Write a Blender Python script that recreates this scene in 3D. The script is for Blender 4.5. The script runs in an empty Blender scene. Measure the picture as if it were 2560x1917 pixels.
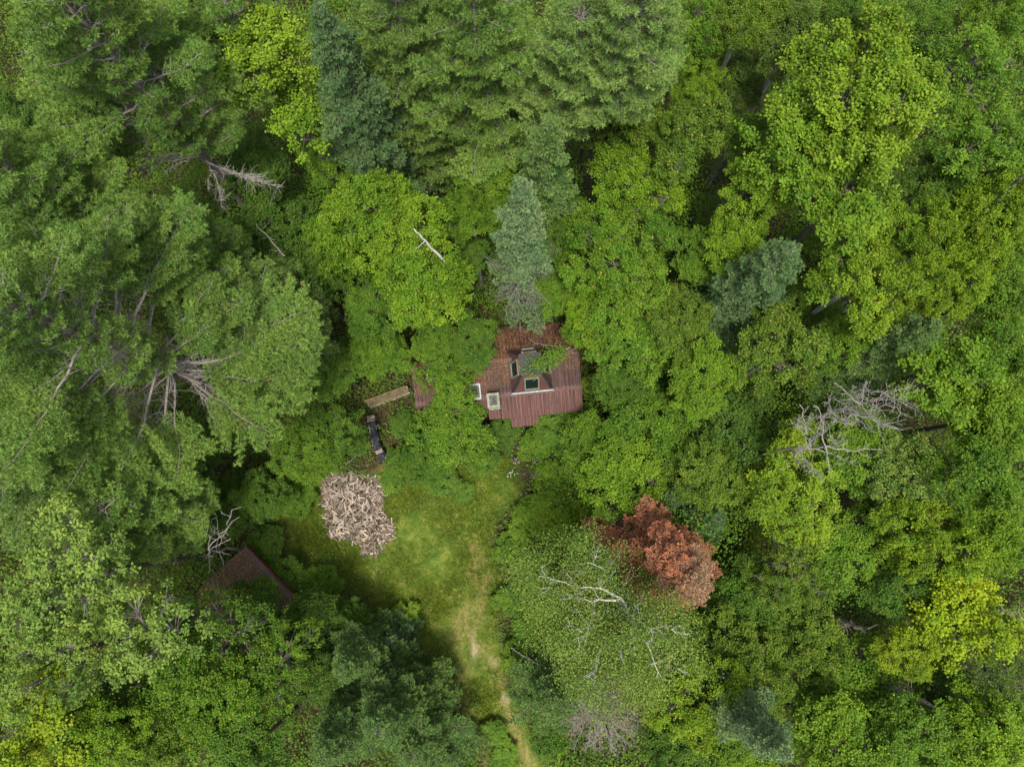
import bpy, math
import numpy as np
# ---------------------------------------------------------------- camera, sky, sun
scn = bpy.context.scene
C = scn.collection
H = 42.0; TILT = math.atan(311/1711.0)
cam = bpy.data.cameras.new('camera'); cam.sensor_width = 36; cam.lens = 36*1711/2560.0; cam.clip_end = 2000
co = bpy.data.objects.new('camera', cam); C.objects.link(co)
co.location = (0, 0, H); co.rotation_euler = (TILT, 0, 0); scn.camera = co
SUN_EL, SUN_AZ = math.radians(73), math.radians(180)      # azimuth clockwise from north
w = bpy.data.worlds.new("World"); scn.world = w; w.use_nodes = True
nt = w.node_tree; bg = nt.nodes['Background']
sky = nt.nodes.new('ShaderNodeTexSky'); sky.sky_type = 'NISHITA'; sky.sun_disc = False
sky.sun_elevation = SUN_EL; sky.sun_rotation = SUN_AZ; sky.air_density = 1.2; sky.dust_density = 3.0; sky.ozone_density = 1.0
hs = nt.nodes.new('ShaderNodeHueSaturation'); hs.inputs['Saturation'].default_value = .4      # thin high cloud: a paler sky
nt.links.new(sky.outputs[0], hs.inputs['Color']); nt.links.new(hs.outputs[0], bg.inputs[0]); bg.inputs[1].default_value = 0.145
sl = bpy.data.lights.new('sun', 'SUN'); sl.energy = 2.5; sl.angle = math.radians(9); sl.color = (1.0, 0.93, 0.80)
so = bpy.data.objects.new('sun', sl); C.objects.link(so)
so.rotation_euler = (math.pi/2-SUN_EL, 0, -SUN_AZ+math.pi)
scn.view_settings.view_transform = 'Standard'; scn.view_settings.look = 'None'
scn.view_settings.exposure = 1.08; scn.view_settings.gamma = 1.0
scn.cycles.max_bounces = 6; scn.cycles.diffuse_bounces = 3; scn.cycles.glossy_bounces = 2
scn.cycles.transmission_bounces = 4; scn.cycles.transparent_max_bounces = 4
scn.cycles.caustics_reflective = False; scn.cycles.caustics_refractive = False

def W(px, py, z=0.0):
    """real position of what the photograph shows at (px, py), z metres above the ground"""
    dx = (px-1280)/1711.0; dy = -(py-958.5)/1711.0
    c, s = math.cos(TILT), math.sin(TILT); k = (H-z)/(c-dy*s)
    return np.array([dx*k, (dy*c+s)*k, z])
def mpp(z): return 0.0246*(1-z/H)

# ---------------------------------------------------------------- materials
def mat(name): 
    m = bpy.data.materials.new(name); m.use_nodes = True
    return m, m.node_tree, m.node_tree.nodes['Principled BSDF']
def node(nt, t, **k):
    n = nt.nodes.new(t)
    for a, v in k.items(): setattr(n, a, v)
    return n
def math_node(nt, op, a, b=None):
    n = node(nt, 'ShaderNodeMath', operation=op)
    for i, v in enumerate((a, b)):
        if v is None: continue
        if isinstance(v, (int, float)): n.inputs[i].default_value = v
        else: nt.links.new(v, n.inputs[i])
    return n.outputs[0]
def mixc(nt, fac, a, b, mode='MIX'):
    n = node(nt, 'ShaderNodeMix', data_type='RGBA', blend_type=mode)
    if isinstance(fac, (int, float)): n.inputs[0].default_value = fac
    else: nt.links.new(fac, n.inputs[0])
    for i, v in ((6, a), (7, b)):
        if isinstance(v, (tuple, list)): n.inputs[i].default_value = (*v[:3], 1)
        else: nt.links.new(v, n.inputs[i])
    return n.outputs[2]
def noise(nt, scale, detail=4, vec=None, rough=.6):
    n = node(nt, 'ShaderNodeTexNoise'); n.inputs['Scale'].default_value = scale
    n.inputs['Detail'].default_value = detail; n.inputs['Roughness'].default_value = rough
    if vec is not None: nt.links.new(vec, n.inputs['Vector'])
    return n.outputs['Fac']
def ramp(nt, fac, stops):
    n = node(nt, 'ShaderNodeValToRGB'); e = n.color_ramp.elements
    while len(e) < len(stops): e.new(0.5)
    for i, (p, c) in enumerate(stops): e[i].position = p; e[i].color = (*c, 1)
    nt.links.new(fac, n.inputs[0]); return n.outputs[0]

def leaf_material(name, dark=(.50, .58, .55), light=(1.68, 1.42, 1.18), trans=.3, rough=.6, spec=.14, odd=(1.2, .62, .15), oddp=.0):
    """leaf colour = the tree's own colour, from darker old leaves to paler young ones by each leaf's 'tone'"""
    m, nt, b = mat(name)
    oi = node(nt, 'ShaderNodeObjectInfo'); at = node(nt, 'ShaderNodeAttribute', attribute_name='tone')
    lo = mixc(nt, 1.0, oi.outputs['Color'], dark, 'MULTIPLY'); hi = mixc(nt, 1.0, oi.outputs['Color'], light, 'MULTIPLY')
    col = mixc(nt, at.outputs['Fac'], lo, hi)
    tcn_ = node(nt, 'ShaderNodeTexCoord'); nf = noise(nt, .55, 3, tcn_.outputs['Object'])
    col = mixc(nt, 1.0, col, ramp(nt, nf, [(.33, (.88, .96, .9)), (.67, (1.15, 1.05, .97))]), 'MULTIPLY')      # boughs differ in hue
    if oddp > 0:
        at2 = node(nt, 'ShaderNodeAttribute', attribute_name='odd')
        f = math_node(nt, 'LESS_THAN', at2.outputs['Fac'], oddp)
        col = mixc(nt, f, col, odd)
    nt.links.new(col, b.inputs['Base Color']); b.inputs['Roughness'].default_value = rough
    b.inputs['Specular IOR Level'].default_value = spec
    tr = node(nt, 'ShaderNodeBsdfTranslucent')
    nt.links.new(mixc(nt, 1.0, col, (1.15, 1.25, .55), 'MULTIPLY'), tr.inputs[0])
    mx = node(nt, 'ShaderNodeMixShader'); mx.inputs[0].default_value = trans
    nt.links.new(b.outputs[0], mx.inputs[1]); nt.links.new(tr.outputs[0], mx.inputs[2])
    nt.links.new(mx.outputs[0], nt.nodes['Material Output'].inputs[0])
    return m
def plain(name, c1, c2, scale=6, rough=.8, bump=.0, metal=0., spec=.3, coords='Object', stretch=None, rnd=0.):
    m, nt, b = mat(name)
    tc = node(nt, 'ShaderNodeTexCoord'); v = tc.outputs[coords]
    if stretch:
        mp = node(nt, 'ShaderNodeMapping'); mp.inputs['Scale'].default_value = stretch
        nt.links.new(v, mp.inputs[0]); v = mp.outputs[0]
    f = noise(nt, scale, 5, v)
    col = ramp(nt, f, [(.32, c1), (.68, c2)])
    if rnd:
        oi = node(nt, 'ShaderNodeObjectInfo')
        col = mixc(nt, 1.0, col, ramp(nt, oi.outputs['Random'], [(0, (1-rnd,)*3), (.6, (1, .97, .93)), (1, (1+rnd, 1+rnd*.8, 1+rnd*.5))]), 'MULTIPLY')
    nt.links.new(col, b.inputs['Base Color']); b.inputs['Roughness'].default_value = rough
    b.inputs['Metallic'].default_value = metal; b.inputs['Specular IOR Level'].default_value = spec
    if bump:
        bp = node(nt, 'ShaderNodeBump'); bp.inputs['Strength'].default_value = bump; bp.inputs['Distance'].default_value = .02
        nt.links.new(f, bp.inputs['Height']); nt.links.new(bp.outputs[0], b.inputs['Normal'])
    return m
M = {}
M['leaf'] = leaf_material('leaf', oddp=.006, odd=(.24, .20, .03))
M['birchleaf'] = leaf_material('birch_leaf', dark=(.45, .55, .5), light=(1.7, 1.45, 1.2), oddp=.015, odd=(.32, .25, .04), trans=.35)
M['needle'] = leaf_material('needle', dark=(.55, .62, .6), light=(1.5, 1.4, 1.3), trans=.15, rough=.55, oddp=.004, odd=(.30, .08, .02))
M['bark'] = plain('bark', (.055, .045, .035), (.14, .12, .10), 14, .9, .5)
M['greybark'] = plain('grey_bark', (.09, .08, .068), (.21, .19, .17), 10, .9, .4)
M['deadwood'] = plain('dead_wood', (.11, .10, .09), (.25, .235, .21), 9, .85, .3)
M['birchbark'] = plain('birch_bark', (.19, .185, .17), (.44, .43, .40), 7, .7, .2)
M['litter'] = leaf_material('dry_leaf', dark=(.4, .38, .35), light=(1.7, 1.6, 1.5), trans=.05, rough=.8, spec=.15)

# ---------------------------------------------------------------- mesh helpers (polygon soup in numpy)
def mesh_from(name, parts, mats, tones=None):
    """parts: list of (n,k,3) arrays, one material each (or the same)"""
    vs, ls, ts, mi, tn, od = [], [], [], [], [], []
    for i, p in enumerate(parts):
        a, t = (p if isinstance(p, tuple) else (p, None))
        a = np.asarray(a, dtype=np.float32)
        if len(a) == 0: continue
        n, k = a.shape[:2]
        vs.append(a.reshape(-1, 3)); ls.append(np.full(n, k, np.int32)); mi.append(np.full(n, min(i, len(mats)-1), np.int32))
        tn.append(np.full(n, .5, np.float32) if t is None else np.asarray(t, np.float32))
    v = np.concatenate(vs); k = np.concatenate(ls); n = len(k)
    me = bpy.data.meshes.new(name); me.vertices.add(len(v)); me.vertices.foreach_set('co', v.ravel())
    me.loops.add(len(v)); me.loops.foreach_set('vertex_index', np.arange(len(v), dtype=np.int32))
    me.polygons.add(n); me.polygons.foreach_set('loop_start', (np.cumsum(k)-k).astype(np.int32))
    me.polygons.foreach_set('material_index', np.concatenate(mi))
    for m in mats: me.materials.append(m)
    tn = np.concatenate(tn)
    a = me.attributes.new('tone', 'FLOAT', 'FACE'); a.data.foreach_set('value', np.clip(tn, 0, 1))
    a = me.attributes.new('odd', 'FLOAT', 'FACE')
    a.data.foreach_set('value', np.random.default_rng(n).random(n).astype(np.float32))
    me.update(calc_edges=True); return me
def link(name, me, parent=None, color=None):
    o = bpy.data.objects.new(name, me); C.objects.link(o)
    if parent is not None: o.parent = parent
    if color is not None: o.color = (*color, 1)
    return o
def tag(o, label=None, cat=None, group=None, kind=None):
    if label: o['label'] = label
    if cat: o['category'] = cat
    if group: o['group'] = group
    if kind: o['kind'] = kind
    return o
def empty(name, loc, rz=0):
    o = bpy.data.objects.new(name, None); C.objects.link(o); o.location = loc; o.rotation_euler.z = rz; o.empty_display_size = .2
    return o
def nrm(v): return v/np.maximum(np.linalg.norm(v, axis=-1, keepdims=True), 1e-9)
def rvec(rng, n): return nrm(rng.normal(size=(n, 3)))
UP = np.array([0, 0, 1.0])
def leaf_quads(P, N, D, L, Wd, fold=.15):
    D = nrm(D); S = nrm(np.cross(D, N)); N = np.cross(S, D)
    L = np.asarray(L).reshape(-1, 1); Wd = np.asarray(Wd).reshape(-1, 1)
    mid = P+D*L*.45
    return np.stack([P, mid+S*Wd*.5+N*Wd*fold, P+D*L-N*L*.12, mid-S*Wd*.5+N*Wd*fold], 1)
def needle_tris(P, D, L, wd, rng):
    D = nrm(D); S = nrm(np.cross(D, rvec(rng, len(D)))); L = np.asarray(L).reshape(-1, 1)
    return np.stack([P-S*wd*.5, P+S*wd*.5, P+D*L], 1)
def prisms(A, B, ra, rb, sides=5):
    """tapered tubes between A and B (n,3)"""
    A, B = np.asarray(A, float), np.asarray(B, float)
    d = nrm(B-A); ref = np.where(np.abs(d[:, 2:3]) > .9, np.array([[1.0, 0, 0]]), np.array([[0, 0, 1.0]]))
    x = nrm(np.cross(d, ref)); y = np.cross(d, x)
    ra = np.asarray(ra, float).reshape(-1, 1)*np.ones((len(A), 1)); rb = np.asarray(rb, float).reshape(-1, 1)*np.ones((len(A), 1))
    out = []
    for k in range(sides):
        a0, a1 = 2*math.pi*k/sides, 2*math.pi*(k+1)/sides
        c0 = x*math.cos(a0)+y*math.sin(a0); c1 = x*math.cos(a1)+y*math.sin(a1)
        out.append(np.stack([A+c0*ra, A+c1*ra, B+c1*rb, B+c0*rb], 1))
    return np.concatenate(out)
def path(rng, a, b, n=6, wob=.06, sag=0.0):
    a, b = np.asarray(a, float), np.asarray(b, float); t = np.linspace(0, 1, n+1)[:, None]
    p = a+(b-a)*t; L = np.linalg.norm(b-a)
    off = np.cumsum(rng.normal(size=(n+1, 3)), 0)*wob*L/math.sqrt(n); off -= off[0]; off -= t*off[-1]*.8
    p = p+off; p[:, 2] += -sag*L*np.sin(t[:, 0]*math.pi); return p
def tube(p, r0, r1, sides=6, power=1.0):
    n = len(p)-1; t = np.linspace(0, 1, n+1); r = r0+(r1-r0)*t**power
    return prisms(p[:-1], p[1:], r[:-1], r[1:], sides)

# ---------------------------------------------------------------- trees
SP = {  # broadleaf kinds: c clump size, T twigs per clump, m leaves per twig, L leaf length, Wd width, dens, up, gap
 'broad': dict(por=0.55, c=.48, T=8, m=8, L=.11, Wd=.088, dens=1.25, up=.9, gap=.10, mat='leaf', spread=.07, jag=.5),
 'maple': dict(por=0.6, c=.58, T=8, m=12, L=.11, Wd=.095, dens=1.0, up=1.0, gap=.08, mat='leaf', spread=.09, jag=.7),
 'birch': dict(por=0.45, c=.38, T=8, m=9, L=.09, Wd=.072, dens=1.15, up=.55, gap=.16, mat='birchleaf', spread=.07, jag=.6),
 'ash': dict(por=0.7, c=.60, T=8, m=11, L=.15, Wd=.055, dens=1.0, up=1.0, gap=.08, mat='leaf', spread=.05, jag=.5),
 'oak': dict(por=0.35, c=.42, T=6, m=6, L=.13, Wd=.09, dens=.75, up=.8, gap=.22, mat='leaf', spread=.06, jag=.7),
 'wispy': dict(por=0.3, c=.50, T=7, m=7, L=.085, Wd=.07, dens=.85, up=.5, gap=.2, mat='birchleaf', spread=.06, jag=.8),
 'shrub': dict(por=0.7, c=.36, T=7, m=6, L=.11, Wd=.085, dens=1.3, up=1.0, gap=.06, mat='leaf', spread=.07, jag=.5),
}
def broadleaf(seed, R, depth, kind, limbs=None):
    """returns crown mesh, branchwork mesh in the crown's own frame (origin at the crown's centre)"""
    s = SP[kind]; rng = np.random.default_rng(seed); c = s['c']
    zr = depth/2/R
    if limbs is None:
        K = int(np.clip(4+R*R*1.0, 7, 26)); i = np.arange(K)
        pol = np.arccos(1-(i+.5)/K*1.25); az = i*2.39996+rng.random()*6
        d = np.stack([np.sin(pol)*np.cos(az), np.sin(pol)*np.sin(az), np.cos(pol)], 1)
        rad = rng.uniform(.40, .86, K)*R
        lc = d*rad[:, None]+rng.normal(size=(K, 3))*R*.06
        rl = R*rng.uniform(.20, .44, K)*(9/K)**.3
    else:
        lc = np.array([l[0] for l in limbs]); rl = np.array([l[1] for l in limbs]); K = len(limbs)
    P, O, TN = [], [], []
    for k in range(K):
        n = int(4*math.pi*rl[k]**2*.8/(c*c)*s['dens']*1.6)
        d = rvec(rng, n*2); d = d[d[:, 2] > -.35][:n]
        p = lc[k]+d*(rl[k]*rng.uniform(.55, 1.08, len(d))**.7)[:, None]*np.array([1, 1, .75])
        ok = np.ones(len(p), bool)
        for j in range(K):
            if j != k: ok &= np.linalg.norm(p-lc[j], axis=1) > rl[j]*.68
        ok &= rng.random(len(p)) > s['gap']
        P.append(p[ok]); O.append(d[ok]); TN.append(np.full(ok.sum(), rng.uniform(-.18, .18)))
    P = np.concatenate(P); O = np.concatenate(O); TN = np.concatenate(TN)
    def lump(f, ph):
        a_, b_, c_ = (rng.normal(size=(3, 3))*f for _ in range(3))
        return sum(np.sin(P@v[0]+ph)*np.sin(P@v[1]+ph*2)+.6*np.sin(P@v[2]*1.7+ph) for v in (a_, b_, c_))/2.6
    P = P+O*(lump(1.3, 1.)*.22+lump(4.2, 2.)*.20)[:, None]
    keep = lump(4.2, .5)+lump(8.5, 1.5)*.7 > -s['por']*.5; P, O, TN = P[keep], O[keep], TN[keep]
    O = nrm(O*.6+nrm(P*np.array([1, 1, .8]))*.5+UP*.2)
    P[:, 2] *= zr
    ctone = np.clip(.45+TN+rng.normal(size=len(P))*.16, 0, 1)
    n = len(P); T, m = s['T'], s['m']
    tw = nrm(O[:, None]*.75+rng.normal(size=(n, T, 3))*np.array([.6, .6, .38])+UP*.12)
    ln = c*rng.uniform(1-s['jag'], 1.25, (n, T))*.72
    t = (np.arange(m)+.6)/m
    pos = P[:, None, None]+tw[:, :, None]*ln[:, :, None, None]*t[None, None, :, None]
    side = nrm(np.cross(tw, UP))[:, :, None]*np.where(np.arange(m) % 2, 1, -1)[None, None, :, None]
    pos = pos+rng.normal(size=pos.shape)*s['spread']
    D = tw[:, :, None]*.7+side*.9+rng.normal(size=pos.shape)*.3-UP*.15
    N = UP*s['up']+O[:, None, None]*.35+rng.normal(size=pos.shape)*.42
    pos, D, N = pos.reshape(-1, 3), D.reshape(-1, 3), nrm(N.reshape(-1, 3))
    tone = np.repeat(ctone, T*m)+rng.normal(size=len(pos))*.17+np.tile(t, n*T)*.22-.08
    sc = rng.uniform(.55, 1.35, len(pos))
    crown = mesh_from('crown_'+kind, [(leaf_quads(pos, N, D, s['L']*sc, s['Wd']*sc), tone)], [M[s['mat']]])
    segs = []; base = np.array([0, 0, -depth*.42])
    lz = lc.copy(); lz[:, 2] *= zr
    for k in range(K):
        st = base+np.array([0, 0, rng.uniform(0, .45)*depth])
        pp = path(rng, st, lz[k], 6, .09, -.05); segs.append(tube(pp, .035*R**.7+.02, .025, 5))
        near = np.argsort(np.linalg.norm(P-lz[k], axis=1))[:14]
        q = P[near]; a = lz[k]+(pp[3]-lz[k])*rng.random((len(q), 1))*.8
        segs.append(prisms(a, q, .022, .007, 3))
    return crown, mesh_from('branchwork_'+kind, segs, [M['greybark' if kind in ('oak',) else 'bark']])

def tufts(P, U, rng, tone, nb=15, L=.12, wd=.02, upb=.5):
    n = len(P); d = nrm(rng.normal(size=(n, nb, 3))*.75+U[:, None]*.75+UP*upb)
    p = np.repeat(P, nb, 0)+d.reshape(-1, 3)*.01
    return needle_tris(p, d.reshape(-1, 3), L*rng.uniform(.75, 1.15, n*nb), wd, rng), np.repeat(tone, nb)+rng.normal(size=n*nb)*.10
def spray(rng, pp, f0, wide, step, rise=.12):
    """flat fan of shoots along limb path pp; returns tuft points, directions, shoot segments"""
    seg = np.linalg.norm(np.diff(pp, axis=0), axis=1); cum = np.concatenate([[0], np.cumsum(seg)]); L = cum[-1]
    def at(s): return np.stack([np.interp(s, cum, pp[:, i]) for i in range(3)], -1)
    P, U, A, B = [], [], [], []
    t = f0
    while t < 1.0:
        p = at(np.array([t*L]))[0]; d = nrm(at(np.array([min(1, t+.05)*L]))[0]-at(np.array([(t-.05)*L]))[0])
        prof = math.sin(min(1.0, (t-f0)/(1-f0)*.8+.28)*math.pi)**.6 if t < 1 else 0
        for sgn in (-1, 1):
            ang = rng.uniform(.6, 1.0)*sgn; l = wide*prof*rng.uniform(.55, 1.15)
            sd = nrm(np.cross(UP, d)); v = nrm(d*math.cos(ang)+sd*math.sin(ang)+UP*rng.uniform(-.05, rise*2))
            A.append(p); B.append(p+v*l)
            ns = max(2, int(l/step)); tt = (np.arange(ns)+.8)/ns
            q = p+v*l*tt[:, None]; P.append(q); U.append(np.repeat(v[None], ns, 0))
            for sg2 in (-1, 1):        # side shoots
                ok = rng.random(ns) < .8
                w2 = nrm(v*.7+np.cross(UP, v)*sg2*.8+UP*.15)
                P.append(q[ok]+w2*step*rng.uniform(.6, 1.3, (ok.sum(), 1))+rng.normal(size=(ok.sum(), 3))*.02); U.append(np.repeat(w2[None], ok.sum(), 0))
        t += step*1.15/L*1.5
    tip = at(np.array([L])); P.append(tip); U.append(nrm(pp[-1:]-pp[-2:-1]))
    return np.concatenate(P), np.concatenate(U), np.array(A), np.array(B)
def pine(seed, h, R, zlow, limbs=(), dead=(), whorls=None, azr=None, dens=1.0):
    """white pine: frame origin at the trunk's foot. limbs/dead: extra limb end points (x, y, z) relative to the foot"""
    rng = np.random.default_rng(seed); segs = []; P, U, TN = [], [], []
    tp = path(rng, (0, 0, 0), (0, 0, h), 12, .008); trunk = tube(tp, .13+h*.012, .05, 9)
    zs = np.linspace(zlow, h-.5, whorls or int((h-zlow)/.72))
    ends = []
    for z in zs:
        u = (z-zlow)/(h-zlow); Lr = R*(1-u**1.6)**.8*rng.uniform(.8, 1.08)+.5
        nb = 6; a0 = rng.random()*6.28
        for b in range(nb):
            if rng.random() < .12: continue
            a = a0+b*6.283/nb+rng.normal()*.18; L = Lr*rng.uniform(.65, 1.1)
            if azr is not None: L *= azr(a)
            ends.append((z, np.array([math.cos(a)*L, math.sin(a)*L, z+L*rng.uniform(.02, .25)+.2])))
    for e in limbs: ends.append((e[2]-1.2, np.array(e, float)))
    for z, e in ends:
        L = np.linalg.norm(e[:2]); pp = path(rng, (0, 0, z), e, 8, .05, .04)
        segs.append(tube(pp, .018+.008*L, .010, 5))
        p, u, A, B = spray(rng, pp, .36 if L > 3.2 else .22, .27*L+.40, .15/dens)
        P.append(p); U.append(u); segs.append(prisms(A, B, .012, .006, 3)); TN.append(np.full(len(p), rng.uniform(-.24, .24)))
        # bare inner twigs
        k = int(L*5); t = rng.uniform(.08, .5, k); q = np.array([pp[0]+(pp[-1]-pp[0])*x for x in t])
        idx = np.clip((t*8).astype(int), 0, 7); q = pp[idx]+(pp[idx+1]-pp[idx])*(t*8-idx)[:, None]
        segs.append(prisms(q, q+nrm(rng.normal(size=(k, 3))*np.array([1, 1, .4])+nrm(e)*.8)*rng.uniform(.25, .8, (k, 1)), .012, .004, 3))
    dsegs = []
    for e in dead:
        e = np.array(e, float); pp = path(rng, (0, 0, e[2]-1.0), e, 9, .06, -.03); L = np.linalg.norm(e[:2])
        dsegs.append(tube(pp, .018+.006*L, .008, 5))
        for lv in range(2):
            k = int(L*(5, 9)[lv]); t = rng.uniform(.2, 1, k); idx = np.clip((t*9).astype(int), 0, 8)
            q = pp[idx]+(pp[idx+1]-pp[idx])*(t*9-idx)[:, None]
            dr = nrm(nrm(e*np.array([1, 1, 0]))*.9+rng.normal(size=(k, 3))*np.array([.7, .7, .35]))
            l = rng.uniform(.3, 1.1, (k, 1))*(1.2, .6)[lv]*min(1, L/4)
            md = q+dr*l*.5+rng.normal(size=(k, 3))*.05; en = md+nrm(dr+rng.normal(size=(k, 3))*.35)*l*.5
            dsegs += [prisms(q, md, .014, .010, 3), prisms(md, en, .010, .004, 3)]
            dsegs.append(prisms(md, md+nrm(dr+rng.normal(size=(k, 3))*.8)*l*.4, .007, .003, 3))
    P = np.concatenate(P); U = np.concatenate(U); TN = np.concatenate(TN)
    tone = .26+TN+rng.normal(size=len(P))*.17+.34*np.hypot(P[:, 0], P[:, 1])/R        # paler young shoots at the ends of the boughs
    q, tn = tufts(P, U, rng, tone, 16, .175, .036)
    tk = mesh_from('trunk_pine', [trunk], [M['bark']]); bw = mesh_from('limb_pine', segs, [M['greybark']])
    dw = mesh_from('dead_limb_pine', dsegs, [M['deadwood']]) if dsegs else None
    return tk, mesh_from('crown_pine', [(q, tn)], [M['needle']]), bw, dw
def spruce(seed, h, R, zlow, bare=0.0, m='needle', live=1.0):
    rng = np.random.default_rng(seed); P, U, segs, TN = [], [], [], []
    trunk = tube(path(rng, (0, 0, 0), (0, 0, h), 10, .004), .08+h*.009, .02, 8)
    z = zlow
    while z < h-.15:
        u = (z-zlow)/(h-zlow); L0 = (R*(1-u)**.72+.10)
        nb = int(5+3*(1-u)); a0 = rng.random()*6.28
        for b in range(nb):
            a = a0+b*6.283/nb+rng.normal()*.15; L = L0*rng.uniform(.72, 1.12)
            L *= rng.uniform(.72, 1.12)*(1.18+.15*math.sin(a*2+seed)+.2*math.sin(z*1.9+seed)); e = np.array([math.cos(a)*L, math.sin(a)*L, z-L*.10+L*L*.02]); pp = path(rng, (0, 0, z), e, 5, .03, .06)
            segs.append(tube(pp, .012+.006*L, .005, 4))
            dead = u < bare and rng.random() < .85
            if dead:
                k = int(L*9); t = rng.uniform(.15, 1, k); q = pp[0]+(e-pp[0])*t[:, None]
                segs.append(prisms(q, q+nrm(nrm(e*[1, 1, 0])+rng.normal(size=(k, 3))*.7)*rng.uniform(.15, .5, (k, 1)), .008, .003, 3)); continue
            p, uu, A, B = spray(rng, pp, .22, .25*L+.13, .12, .06)
            P.append(p); U.append(uu); TN.append(np.full(len(p), rng.uniform(-.12, .12)+.15*rng.random()))
        z += rng.uniform(.32, .50)*(1.15 if u < .6 else .8)
    P = np.concatenate(P); U = np.concatenate(U); TN = np.concatenate(TN)
    P = np.concatenate([P, [[0, 0, h]]]); U = np.concatenate([U, [[0, 0, 1.]]]); TN = np.append(TN, .3)
    q, tn = tufts(P, U, rng, .42+TN+rng.normal(size=len(P))*.24, 13, .10, .044, .25)
    return mesh_from('trunk_spruce', [trunk], [M['bark']]), mesh_from('crown_spruce', [(q, tn)], [M[m]]), mesh_from('branchwork_spruce', segs, [M['greybark']])

# colours of the foliage (base colours of leaves)
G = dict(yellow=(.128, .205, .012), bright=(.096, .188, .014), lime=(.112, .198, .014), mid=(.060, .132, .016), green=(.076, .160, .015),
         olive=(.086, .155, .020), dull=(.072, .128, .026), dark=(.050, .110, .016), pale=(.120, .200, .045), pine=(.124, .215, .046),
         pinepale=(.150, .240, .066), pinedull=(.104, .175, .042), blue=(.085, .155, .062), bluepale=(.120, .195, .092), fir=(.096, .172, .050),
         firblue=(.074, .146, .055), gold=(.155, .240, .010), oakg=(.115, .195, .040))
_pool = {}
NOM = {'broad': 2.6, 'maple': 3.0, 'birch': 2.5, 'ash': 2.8, 'oak': 3.0, 'wispy': 3.0, 'shrub': 1.8}
def pool(kind, i):
    if (kind, i) not in _pool:
        R = NOM[kind]; _pool[(kind, i)] = broadleaf(hash_(kind)+i*17, R, R*1.5, kind)
    return _pool[(kind, i)]
def hash_(s): return sum(ord(c)*(i+7) for i, c in enumerate(s)) % 9973
_stem = {}
def stem_mesh(kind):
    if kind not in _stem:
        rng = np.random.default_rng(5)
        _stem[kind] = mesh_from('trunk_'+kind, [tube(path(rng, (0, 0, 0), (0, 0, 1), 6, .0), 1, .6, 8)], [M[{'birch': 'birchbark', 'wispy': 'birchbark'}.get(kind, 'bark')]])
    return _stem[kind]
NAMES = {'broad': 'broadleaf_tree', 'maple': 'maple_tree', 'birch': 'birch_tree', 'ash': 'ash_tree', 'oak': 'oak_tree', 'wispy': 'birch_tree', 'shrub': 'leafy_shrub'}
COUNT = {}
def put_broad(kind, px, py, rpx, h, col, label, unique=False, dr=None, name=None, cat=None, group=None, limbs=None):
    if dr is None: dr = 1.0 if h > 11 else .8
    R0 = rpx*mpp(h*.8); depth = min(R0*2*dr, h*.85); zc = h-depth*.5
    R = rpx*mpp(zc+depth*.2); p = W(px, py, zc+depth*.15)
    n = COUNT.get(kind, 0); COUNT[kind] = n+1
    rz = (n*2.1+px*.01) % 6.28
    nm = name or NAMES[kind]
    root = empty(nm, (p[0], p[1], 0), 0)
    tag(root, label, cat or ('shrub' if kind == 'shrub' else 'tree'), group or {'shrub': 'shrubs round the clearing', 'birch': 'birches of the forest', 'wispy': 'birches of the forest'}.get(kind, 'leafy trees of the forest'))
    if unique:
        cm, bm = broadleaf(1000+n*13+hash_(kind), R, depth, kind, limbs); s = (1, 1, 1); rz = 0
    else:
        cm, bm = pool(kind, n % 3); k = R/NOM[kind]; s = (k, k, depth/(NOM[kind]*1.5))
    cr = link('crown', cm, root, G[col] if isinstance(col, str) else col); cr.location.z = zc; cr.scale = s; cr.rotation_euler.z = rz
    bw = link('branchwork', bm, root); bw.location.z = zc; bw.scale = s; bw.rotation_euler.z = rz
    st = link('trunk', stem_mesh(kind), root); top = zc-depth*.1; st.scale = (.03+h*.010,)*2+(top,)
    return root
def put_pine(px, py, zh, h, R, zlow, col, label, seed, limbs=(), dead=(), azr=None, dens=1.0, group='white pines of the forest'):
    f = W(px, py, zh); root = empty('pine_tree', (f[0], f[1], 0)); tag(root, label, 'tree', group)
    rel = lambda L: [tuple(W(*e)-np.array([f[0], f[1], 0])) for e in L]
    tk, cr, bw, dw = pine(seed, h, R, zlow, rel(limbs), rel(dead), azr=azr, dens=dens)
    link('trunk', tk, root); link('crown', cr, root, G[col]); link('limb', bw, root)
    if dw: tag(link('dead_limb', dw, root), 'bare grey dead limbs low on the trunk')
    return root
def put_spruce(tx, ty, h, R, zlow, col, label, seed, bare=0., name='spruce_tree', live=1.0):
    f = W(tx, ty, h); root = empty(name, (f[0], f[1], 0)); tag(root, label, 'tree', 'spruces and firs of the forest')
    tk, cr, bw = spruce(seed, h, R, zlow, bare)
    link('trunk', tk, root); link('crown', cr, root, G[col] if isinstance(col, str) else col); link('branchwork', bw, root)
    return root

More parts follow.
